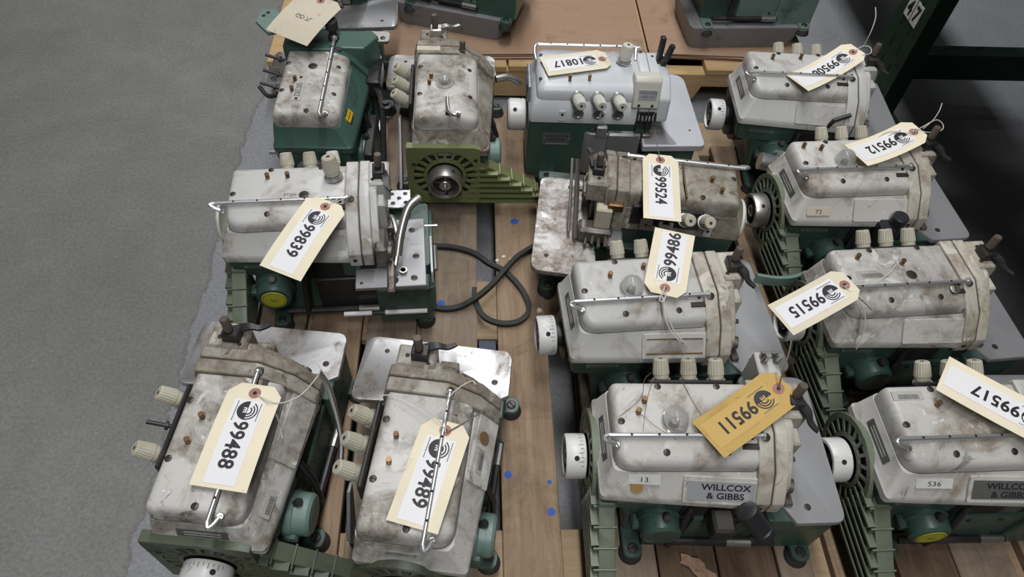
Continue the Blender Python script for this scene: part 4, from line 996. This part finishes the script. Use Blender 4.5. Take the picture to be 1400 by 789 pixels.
    w_ = MB(); w_.lathe((-0.010, 0.030, 0.118), (-1, 0, 0), [(0, 0.026), (0.0, 0.031), (0.004, 0.0325), (0.008, 0.0325), (0.0085, 0.031), (0.010, 0.031), (0.0105, 0.0325), (0.032, 0.0325), (0.036, 0.029), (0.036, 0.010)], 40); wo = w_.build('handwheel', 'white_metal', T)
    d = MB(); d.lathe((-0.032, 0.0118, 0.1448), (0, -0.57, 0.82), [(0, 0.004), (0.0012, 0.004)], 12); d.build('set_screw', 'hole', wo)
    pl = MB(); poly = rpoly([(0.222, -0.072), (0.350, -0.066), (0.340, 0.165), (0.262, 0.165), (0.262, 0.03), (0.225, 0.02)], [0.002, 0.012, 0.03, 0.01, 0.002, 0.002], 6)
    pl.loft([[(p[0], p[1], zz) for p in poly] for zz in (0.1155, 0.1300)]); po = pl.build('cloth_plate', 'plate_white', T, bevel=0.0015)
    tp = MB(); tp.prism(rpoly([(0.226, -0.066), (0.292, -0.064), (0.268, -0.01), (0.228, 0.0)], 0.003, 2), 'z', 0.1296, 0.1312); to = tp.build('needle_plate', 'steel_dull', po)
    sl = MB(); sl.tube([(0.230, -0.028, 0.1335), (0.262, -0.030, 0.1335)], 0.003, 8); sl.build('chaining_finger', 'chrome_dull', to)
    for q in ((0.300, 0.10), (0.325, -0.02)): screw(po, (q[0], q[1], 0.130), (0, 0, 1), 0.0025, 0.0003)
    bb = MB(); bb.box(0.235, 0.336, -0.055, 0.14, 0.02, 0.115, 0.004); bb.build('bed_block', 'green_mid', T)
    nw = MB(); nw.box(0.208, 0.240, -0.040, 0.0, 0.142, 0.192, 0.004); nw.build('needle_works', 'blackmetal', T)
    for q in range(6):
        k = MB(); k.cyl((0.206 + 0.007 * q, -0.046, 0.150 + 0.01 * (q % 3)), (0.206 + 0.007 * q, -0.036, 0.188), 0.0026, 8); k.build('needle_linkage', 'blackmetal', T)
    pf = MB(); pf.box(0.222, 0.240, -0.05, -0.015, 0.1315, 0.140, 0.002); pf.build('presser_foot', 'greasy', T)
    k = MB(); k.box(0.250, 0.262, 0.040, 0.056, 0.236, 0.252, 0.002); ko = k.build('lifter_block', 'black', T)
    k = MB(); k.lathe((0.258, 0.042, 0.250), (0.18, -0.05, 1), [(0, 0.005), (0.004, 0.0062), (0.034, 0.0062), (0.036, 0.005)], 16); k.build('pressure_knob', 'black', ko)
    k = MB(); k.prism([(0.244, 0.052), (0.254, 0.052), (0.252, 0.064), (0.243, 0.064)], 'z', 0.240, 0.292); k.build('lifter_lever', 'black', ko, bevel=0.002)
    for fx, fy in ((0.04, -0.048), (0.30, -0.062), (0.30, 0.13), (0.04, 0.112)):
        l_ = MB(); l_.loft([rrect(fx - 0.016, fx + 0.016, fy - 0.014, fy + 0.020, 0.008, zz) for zz in (0.012, 0.024)]); lo = l_.build('foot_lug', 'green_pale', T, bevel=0.001); screw(lo, (fx, fy - 0.002, 0.024), (0, 0, 1), 0.007, 0.0015)
        f2 = MB(); f2.lathe((fx, fy, 0.0125), (0, 0, -1), [(0, 0.012), (0.004, 0.016), (0.0125, 0.018)], 18); f2.build('rubber_foot', 'rubber', lo)
clean_head()

# --- machines on the rear pallet, mostly above the frame
RG = 'machine heads on the rear pallet, cut by the top edge'
overlock(-0.350, 1.803, -85, 'machine head with polished cloth plate at the top edge, behind the blank tag', plate='steel', dome=None, guard=None, knobs=None, z=ZR, group=RG, green='green_mid')
c_, s_ = math.cos(R(-16)), math.sin(R(-16))
def rear_at(px, py, deg, lx, ly):
    c, s = math.cos(R(deg)), math.sin(R(deg)); return px - (c * lx - s * ly), py - (s * lx + c * ly)
x_, y_ = rear_at(0.087, 1.605, -16, 0.315, -0.080)
T, ho, lid = overlock(x_, y_, -16, 'mid green machine head on grey oil pan at top centre, on cardboard', 'paint_light', green='green_mid', plate='green_mid', dome=None, guard=None, z=ZR + 0.045, pan=True, group=RG, gauge=0.09)
x_, y_ = rear_at(0.595, 1.605, 3, 0.064, -0.074)
T, ho, lid = overlock(x_, y_, 3, 'green machine head on grey oil pan at top right, on cardboard', 'paint_light', green='green_pale', band='green', plate='green_mid', dome=None, guard=None, z=ZR + 0.045, pan=True, group=RG, gauge=None)

# ------------------------------------------------------------------ paper tags
def shipping_tag(label, H, E, num=None, card='card', paper='tagpaper', bend=0.004, tilt=0.0, width=0.0605, length=None, twist=0.0, back=False, ink='ink'):
    """H: hole, E: middle of the square end (world). The writing runs from the hole to the end."""
    H = Vector(H) + V(0, 0, PT); E = Vector(E) + V(0, 0, PT)
    ax = (E - H); Lh = ax.length; d = ax.normalized()
    side = Vector((-d.y, d.x, 0)).normalized() + V(0, 0, tilt); side.normalize()
    L = Lh + 0.013; S0 = H - d * 0.013
    n = d.cross(side).normalized()
    if n.z < 0: n = -n
    org = Vector(S0)
    T = empty('paper_tag', org, 0, label, 'tag', 'manila paper tags tied to the machines')
    def S(u, v, h=0.0):
        t = u / L
        sd = (side + V(0, 0, twist * (t - 0.5))).normalized()
        return d * u + sd * v + n * (h - bend * 4 * t * (1 - t)) 
    W = width / 2
    def wid(u):
        return W * (0.62 + 0.38 * min(1.0, u / 0.014))
    us = [0, 0.004, 0.009, 0.014] + [0.014 + (L - 0.014) * k / 14 for k in range(1, 15)]
    vsn = [-1, -0.5, 0, 0.5, 1]
    c = MB(); th = 0.0005
    grid = [[S(u, wid(u) * v, h) for v in vsn] for h in (0, th) for u in us]
    nu, nv = len(us), len(vsn); fs = []
    for k in range(2):
        for i in range(nu - 1):
            for j in range(nv - 1):
                q = (k * nu + i) * nv + j; fs.append((q, q + 1, q + nv + 1, q + nv))
    for i in range(nu - 1):
        for j in (0, nv - 1):
            q = i * nv + j; q2 = (nu + i) * nv + j; fs.append((q, q + nv, q2 + nv, q2))
    for j in range(nv - 1):
        for i in (0, nu - 1):
            q = i * nv + j; q2 = (nu + i) * nv + j; fs.append((q, q + 1, q2 + 1, q2))
    c.add([p for r in grid for p in r], fs)
    c.build('card', card, T, smooth=40)
    # eyelet patch and hole
    ol = [(0.013 + 0.0078 * math.cos(a), 0.0078 * math.sin(a)) for a in [2 * math.pi * k / 20 for k in range(20)]]
    e = MB(); e.add([S(max(u, 0.002), v, th + 0.0004) for u, v in ol], [tuple(range(20))]); eo = e.build('eyelet_patch', 'eyelet', T, smooth=0)
    hl = MB(); hl.add([S(0.013 + 0.0026 * math.cos(2 * math.pi * k / 12), 0.0026 * math.sin(2 * math.pi * k / 12), th + 0.0008) for k in range(12)], [tuple(range(12))]); hl.build('hole', 'hole', eo, smooth=0)
    if back:
        sc = MB()
        for k, w0 in enumerate(('7L', 'GD')):
            vs, fs = glyphs(w0, 0.014)
            o = len(sc.v); sc.add([S(0.068 + b_, a + (-0.008 if k else 0.012), th + 0.0006) for a, b_ in vs], fs)
        sc.build('handwriting', 'ink_grey', T, smooth=0)
        return T
    # printed label
    u0, u1, v0, v1 = 0.024, L - 0.005, -0.0205, 0.0185
    lp = MB(); N = 12
    lp.add([S(u0 + (u1 - u0) * i / N, v, th + 0.0004) for i in range(N + 1) for v in (v0, v1)], [(2 * i, 2 * i + 1, 2 * i + 3, 2 * i + 2) for i in range(N)])
    lo = lp.build('printed_label', paper, T, smooth=30)
    lg = MB(); cu_, r0 = 0.039, 0.0132
    hd = [(cu_ + r0 * math.cos(a), r0 * math.sin(a)) for a in [math.pi + math.pi * k / 14 for k in range(15)]]
    lg.add([S(u, v, th + 0.0009) for u, v in hd], [tuple(range(15))])
    for ra, rb, a0, a1 in ((0.0116, 0.0132, -0.3, 2.6), (0.0080, 0.0097, -0.1, 2.5), (0.0043, 0.0061, 0.0, 2.6)):
        K = 10
        pts = [[(cu_ + r * math.cos(a0 + (a1 - a0) * k / K), r * math.sin(a0 + (a1 - a0) * k / K)) for r in (ra, rb)] for k in range(K + 1)]
        lg.add([S(u, v, th + 0.0009) for q in pts for u, v in q], [(2 * k, 2 * k + 1, 2 * k + 3, 2 * k + 2) for k in range(K)])
    go = lg.build('logo_mark', ink, lo, smooth=0)
    wm = MB(); vs, fs = glyphs('E', 0.011, 0.0003)
    wm.add([S(cu_ + b_ * 0.9, -a * 0.9 - 0.003, th + 0.0012) for a, b_ in vs], fs); wm.build('logo_letter', paper, go, smooth=0)
    ln = MB(); rnd = random.Random(5)
    for v in (-0.0158, 0.0142):
        u = 0.027
        while u < 0.052:
            w_ = rnd.uniform(0.0012, 0.003)
            ln.add([S(a, b_, th + 0.0009) for a, b_ in ((u, v), (u + w_, v), (u + w_, v + 0.0012), (u, v + 0.0012))], [(0, 1, 2, 3)]); u += w_ + 0.0007
    ln.build('fine_print', 'ink_grey', lo, smooth=0)
    nm = MB(); vs, fs = glyphs(num, 0.0262, 0.00065, 1.05, 0.92)
    nc = 0.0545 + (max(v[0] for v in vs) - min(v[0] for v in vs)) / 2
    nm.add([S(nc + a, b_ - 0.001, th + 0.0009) for a, b_ in vs], fs); nm.build('number', ink, lo, smooth=0)
    return T

def mid(a, b_): return tuple((a[i] + b_[i]) / 2 for i in range(3))
def string(T, paths, mat='string', r=0.0008):
    for p in paths:
        s = MB(); s.tube([Vector(q) - T.location for q in p], r, 6, 5); s.build('string', mat, T)

t = shipping_tag('cream tag printed 99488 lying along the rod of the lower left machine', (-0.277, 0.464, 0.250), (-0.2985, 0.3375, 0.248), '99488', bend=-0.003, width=0.070)
string(t, [[(-0.2738, 0.4623, 0.371), (-0.2576, 0.4504, 0.376), (-0.2407, 0.4493, 0.372), (-0.2184, 0.4581, 0.375), (-0.2039, 0.4835, 0.37), (-0.2002, 0.4997, 0.365), (-0.2058, 0.5134, 0.365)], [(-0.2746, 0.4612, 0.371), (-0.249, 0.4395, 0.369), (-0.2461, 0.4302, 0.34), (-0.2438, 0.4205, 0.33)]])
t = shipping_tag('cream tag printed 99489 trapped under a chrome rod', (-0.031, 0.412, 0.2445), (-0.0675, 0.2895, 0.2435), '99489', bend=0.0, width=0.064)
string(t, [[(-0.0308, 0.4093, 0.366), (-0.032, 0.4309, 0.374), (-0.0277, 0.4508, 0.378), (-0.0138, 0.4685, 0.375), (0.0025, 0.4812, 0.37), (0.0074, 0.4767, 0.368)], [(-0.0317, 0.4104, 0.366), (-0.0393, 0.4217, 0.374), (-0.0634, 0.4427, 0.372), (-0.093, 0.4605, 0.367), (-0.1156, 0.4645, 0.362), (-0.1175, 0.4591, 0.358)]])
string(t, [[(-0.0298, 0.4083, 0.366), (-0.0022, 0.4254, 0.366), (0.0188, 0.443, 0.36)]], 'string_dark', 0.001)
t = shipping_tag('cream tag printed 99839 hanging over the front of the bare-bed machine', (-0.227, 0.793, 0.252), (-0.280, 0.670, 0.240), '99839', bend=-0.004, width=0.069, tilt=-0.05)
string(t, [[(-0.2244, 0.7893, 0.373), (-0.2167, 0.8033, 0.374), (-0.2101, 0.8133, 0.37), (-0.2216, 0.8125, 0.370), (-0.226, 0.7918, 0.372)], [(-0.2246, 0.7909, 0.373), (-0.211, 0.8034, 0.373), (-0.1924, 0.82, 0.37)]])
t = shipping_tag('cream tag printed 99524 draped over the filthy turned machine', (0.3245, 0.910, 0.252), (0.3065, 0.7735, 0.250), '99524', bend=0.0, width=0.061)
string(t, [[(0.324, 0.908, 0.374), (0.3211, 0.9247, 0.382), (0.3199, 0.9454, 0.385), (0.328, 0.9858, 0.37)]], 'string_dark')
t = shipping_tag('cream tag printed 99486 standing off its rod towards the machine behind', (0.288, 0.636, 0.252), (0.318, 0.738, 0.262), '99486', bend=0.002, width=0.0625)
string(t, [[(0.2878, 0.6367, 0.374), (0.2801, 0.6216, 0.376), (0.2752, 0.611, 0.376), (0.2795, 0.6069, 0.378), (0.2864, 0.6228, 0.378), (0.2821, 0.6219, 0.374)], [(0.281, 0.6178, 0.374), (0.2864, 0.5949, 0.364), (0.2993, 0.5776, 0.342), (0.3187, 0.5674, 0.325)], [(0.281, 0.6178, 0.374), (0.2827, 0.5923, 0.364), (0.2932, 0.5762, 0.344), (0.3099, 0.5681, 0.33)]], 'string', 0.0010)
t = shipping_tag('yellowed old tag printed 99511', (0.411, 0.461, 0.262), (0.304, 0.393, 0.251), '99511', 'card_old', 'tagpaper_old', bend=0.006, width=0.060)
string(t, [[(0.4098, 0.4581, 0.382), (0.4098, 0.4629, 0.39), (0.4105, 0.4734, 0.41), (0.4181, 0.4897, 0.42), (0.428, 0.5114, 0.42)]], 'string_dark', 0.001)
t = shipping_tag('cream tag printed 99515 jutting over a fan guard', (0.564, 0.643, 0.2515), (0.4535, 0.586, 0.240), '99515', bend=0.003, width=0.058, tilt=-0.05)
string(t, [[(0.5621, 0.6387, 0.372), (0.5792, 0.6203, 0.366), (0.5909, 0.6061, 0.352), (0.5956, 0.5904, 0.33), (0.5939, 0.577, 0.295)], [(0.5614, 0.6401, 0.372), (0.6086, 0.6493, 0.368), (0.6451, 0.6702, 0.363), (0.6665, 0.6909, 0.361)]])
string(t, [[(0.561, 0.6387, 0.372), (0.5728, 0.629, 0.368), (0.5853, 0.6154, 0.367), (0.5961, 0.6022, 0.363)]], 'string_dark', 0.001)
t = shipping_tag('cream tag printed 99512 curling up beside a glass dome', (0.793, 0.979, 0.266), (0.6705, 0.9225, 0.258), '99512', bend=0.008, width=0.059)
string(t, [[(0.7904, 0.9763, 0.386), (0.801, 0.9751, 0.4), (0.8275, 0.9875, 0.405), (0.8401, 0.9819, 0.4), (0.8361, 0.972, 0.395), (0.8148, 0.9738, 0.388), (0.7964, 0.984, 0.387), (0.7895, 0.9751, 0.386)], [(0.8085, 0.9812, 0.39), (0.8199, 0.9853, 0.405), (0.8271, 0.9931, 0.42), (0.831, 1.0028, 0.43)], [(0.7862, 0.9723, 0.386), (0.7507, 0.9836, 0.38), (0.7221, 0.9687, 0.372), (0.7002, 0.9626, 0.365)]])
t = shipping_tag('cream tag with its number half hidden under a chrome rod, beside the rack upright', (0.762, 1.222, 0.262), (0.632, 1.142, 0.2435), '99508', bend=0.008, width=0.0585, length=0.15)
string(t, [[(0.7627, 1.2196, 0.384), (0.7811, 1.2286, 0.39), (0.7927, 1.2212, 0.392), (0.7898, 1.2075, 0.388), (0.7757, 1.2108, 0.382)], [(0.7822, 1.2291, 0.388), (0.7823, 1.2281, 0.42), (0.7899, 1.2471, 0.44), (0.7929, 1.2691, 0.45)]])
t = shipping_tag('cream tag printed 99517 at the right edge of the picture', (0.760, 0.395, 0.262), (0.6465, 0.4835, 0.262), '99517', bend=0.002, width=0.066)
t = shipping_tag('cream tag printed 10817 on the clean machine head', (0.258, 1.208, 0.2415), (0.1415, 1.1800, 0.2415), '10817', bend=0.0, width=0.060)
string(t, [[(0.2573, 1.2066, 0.363), (0.2696, 1.2001, 0.372), (0.2785, 1.2147, 0.374), (0.2843, 1.2107, 0.37), (0.2897, 1.2061, 0.362)]])
t = shipping_tag('blank dusty tag with faint pencil marks on the green machine', (-0.292, 1.308, 0.288), (-0.348, 1.213, 0.270), None, 'card_dull', bend=-0.004, width=0.098, back=True)
string(t, [[(-0.292, 1.308, 0.410), (-0.285, 1.300, 0.405), (-0.278, 1.285, 0.385), (-0.272, 1.276, 0.372)]], 'string_dark', 0.001)

# ------------------------------------------------------------------ belt and litter
bl = MB()
bl.tube([(-0.0814, 0.923, 0.126), (-0.0327, 0.9196, 0.126), (0.0074, 0.9049, 0.126), (0.0354, 0.8801, 0.1265), (0.0662, 0.8596, 0.1265), (0.093, 0.8244, 0.126), (0.1079, 0.7868, 0.126), (0.1053, 0.7602, 0.126), (0.0857, 0.7423, 0.126), (0.0563, 0.7391, 0.126), (0.0298, 0.7504, 0.126), (0.0166, 0.7701, 0.126), (0.0085, 0.80, 0.126), (0.0085, 0.82, 0.125)], 0.0052, 8, 6, flat=(0, 0, 1))
b1 = bl.build('drive_belt', 'rubber', smooth=40); tag(b1, 'black rubber drive belt curling in a loop on the middle planks', 'belt', 'black drive belts on the planks')
bl = MB()
bl.tube([(-0.0734, 0.7766, 0.1262), (-0.0438, 0.7717, 0.1262), (-0.017, 0.7767, 0.1275), (0.0099, 0.7874, 0.1375), (0.0401, 0.8182, 0.1375), (0.0656, 0.8537, 0.1375), (0.0878, 0.8841, 0.1365), (0.1136, 0.9114, 0.130), (0.15, 0.9381, 0.1262), (0.20, 0.965, 0.1262)], 0.0052, 8, 6, flat=(0, 0, 1))
b2 = bl.build('drive_belt', 'rubber', smooth=40); tag(b2, 'black drive belt crossing over the loop towards the steel cloth plate', 'belt', 'black drive belts on the planks')
rnd = random.Random(11)
spots = [((0.065, 0.901), 'pale wood chip under the crossing of the drive belts'), ((0.137, 0.911), 'small wood chip near the steel cloth plate'), ((0.128, 0.773), 'wood chip beside the marked white handwheel'),
         ((0.080, 0.893), 'pale wood chip just right of the belt crossing'), ((0.053, 0.892), 'tiny pale wood chip just left of the belt crossing')]
for (cx, cy), lb in spots:
    c = MB(); r = rnd.uniform(0.004, 0.0075)
    pts = [(cx + r * rnd.uniform(0.5, 1.2) * math.cos(a), cy + r * rnd.uniform(0.5, 1.2) * math.sin(a)) for a in [2 * math.pi * k / 6 for k in range(6)]]
    c.loft([[(p[0], p[1], PT) for p in pts], [(cx + (p[0] - cx) * 0.8, cy + (p[1] - cy) * 0.8, PT + rnd.uniform(0.002, 0.004)) for p in pts]])
    o = c.build('wood_chip', 'card', smooth=0); tag(o, lb, 'wood chip', 'wood chips on the planks')
c = MB(); pts = []
rings = []
for k in range(7):
    u = k / 6; rings.append([(0.315 + 0.045 * u + rnd.uniform(-.004, .004), 0.318 - 0.03 * u + v * 0.013 * (1 - abs(u - 0.5)), PT + 0.002 + 0.006 * abs(v) * rnd.random() + (0.004 if k % 2 else 0)) for v in (-1, -0.4, 0.3, 1)])
c.loft(rings, False, False, close=False)
o = c.build('crumpled_paper', 'cardboard', smooth=0); tag(o, 'crumpled scrap of brown paper on the dark planks below the logo-plated machine', 'paper scrap')
sm = o.modifiers.new('thickness', 'SOLIDIFY'); sm.thickness = 0.0012
c = MB(); c.box(0.0155, 0.0475, 0.690, 0.717, 0.0, 0.106, 0.001); o = c.build('plastic_strip', 'navy', smooth=0); tag(o, 'dark navy plastic strip in the gap between the two middle planks', 'strip')
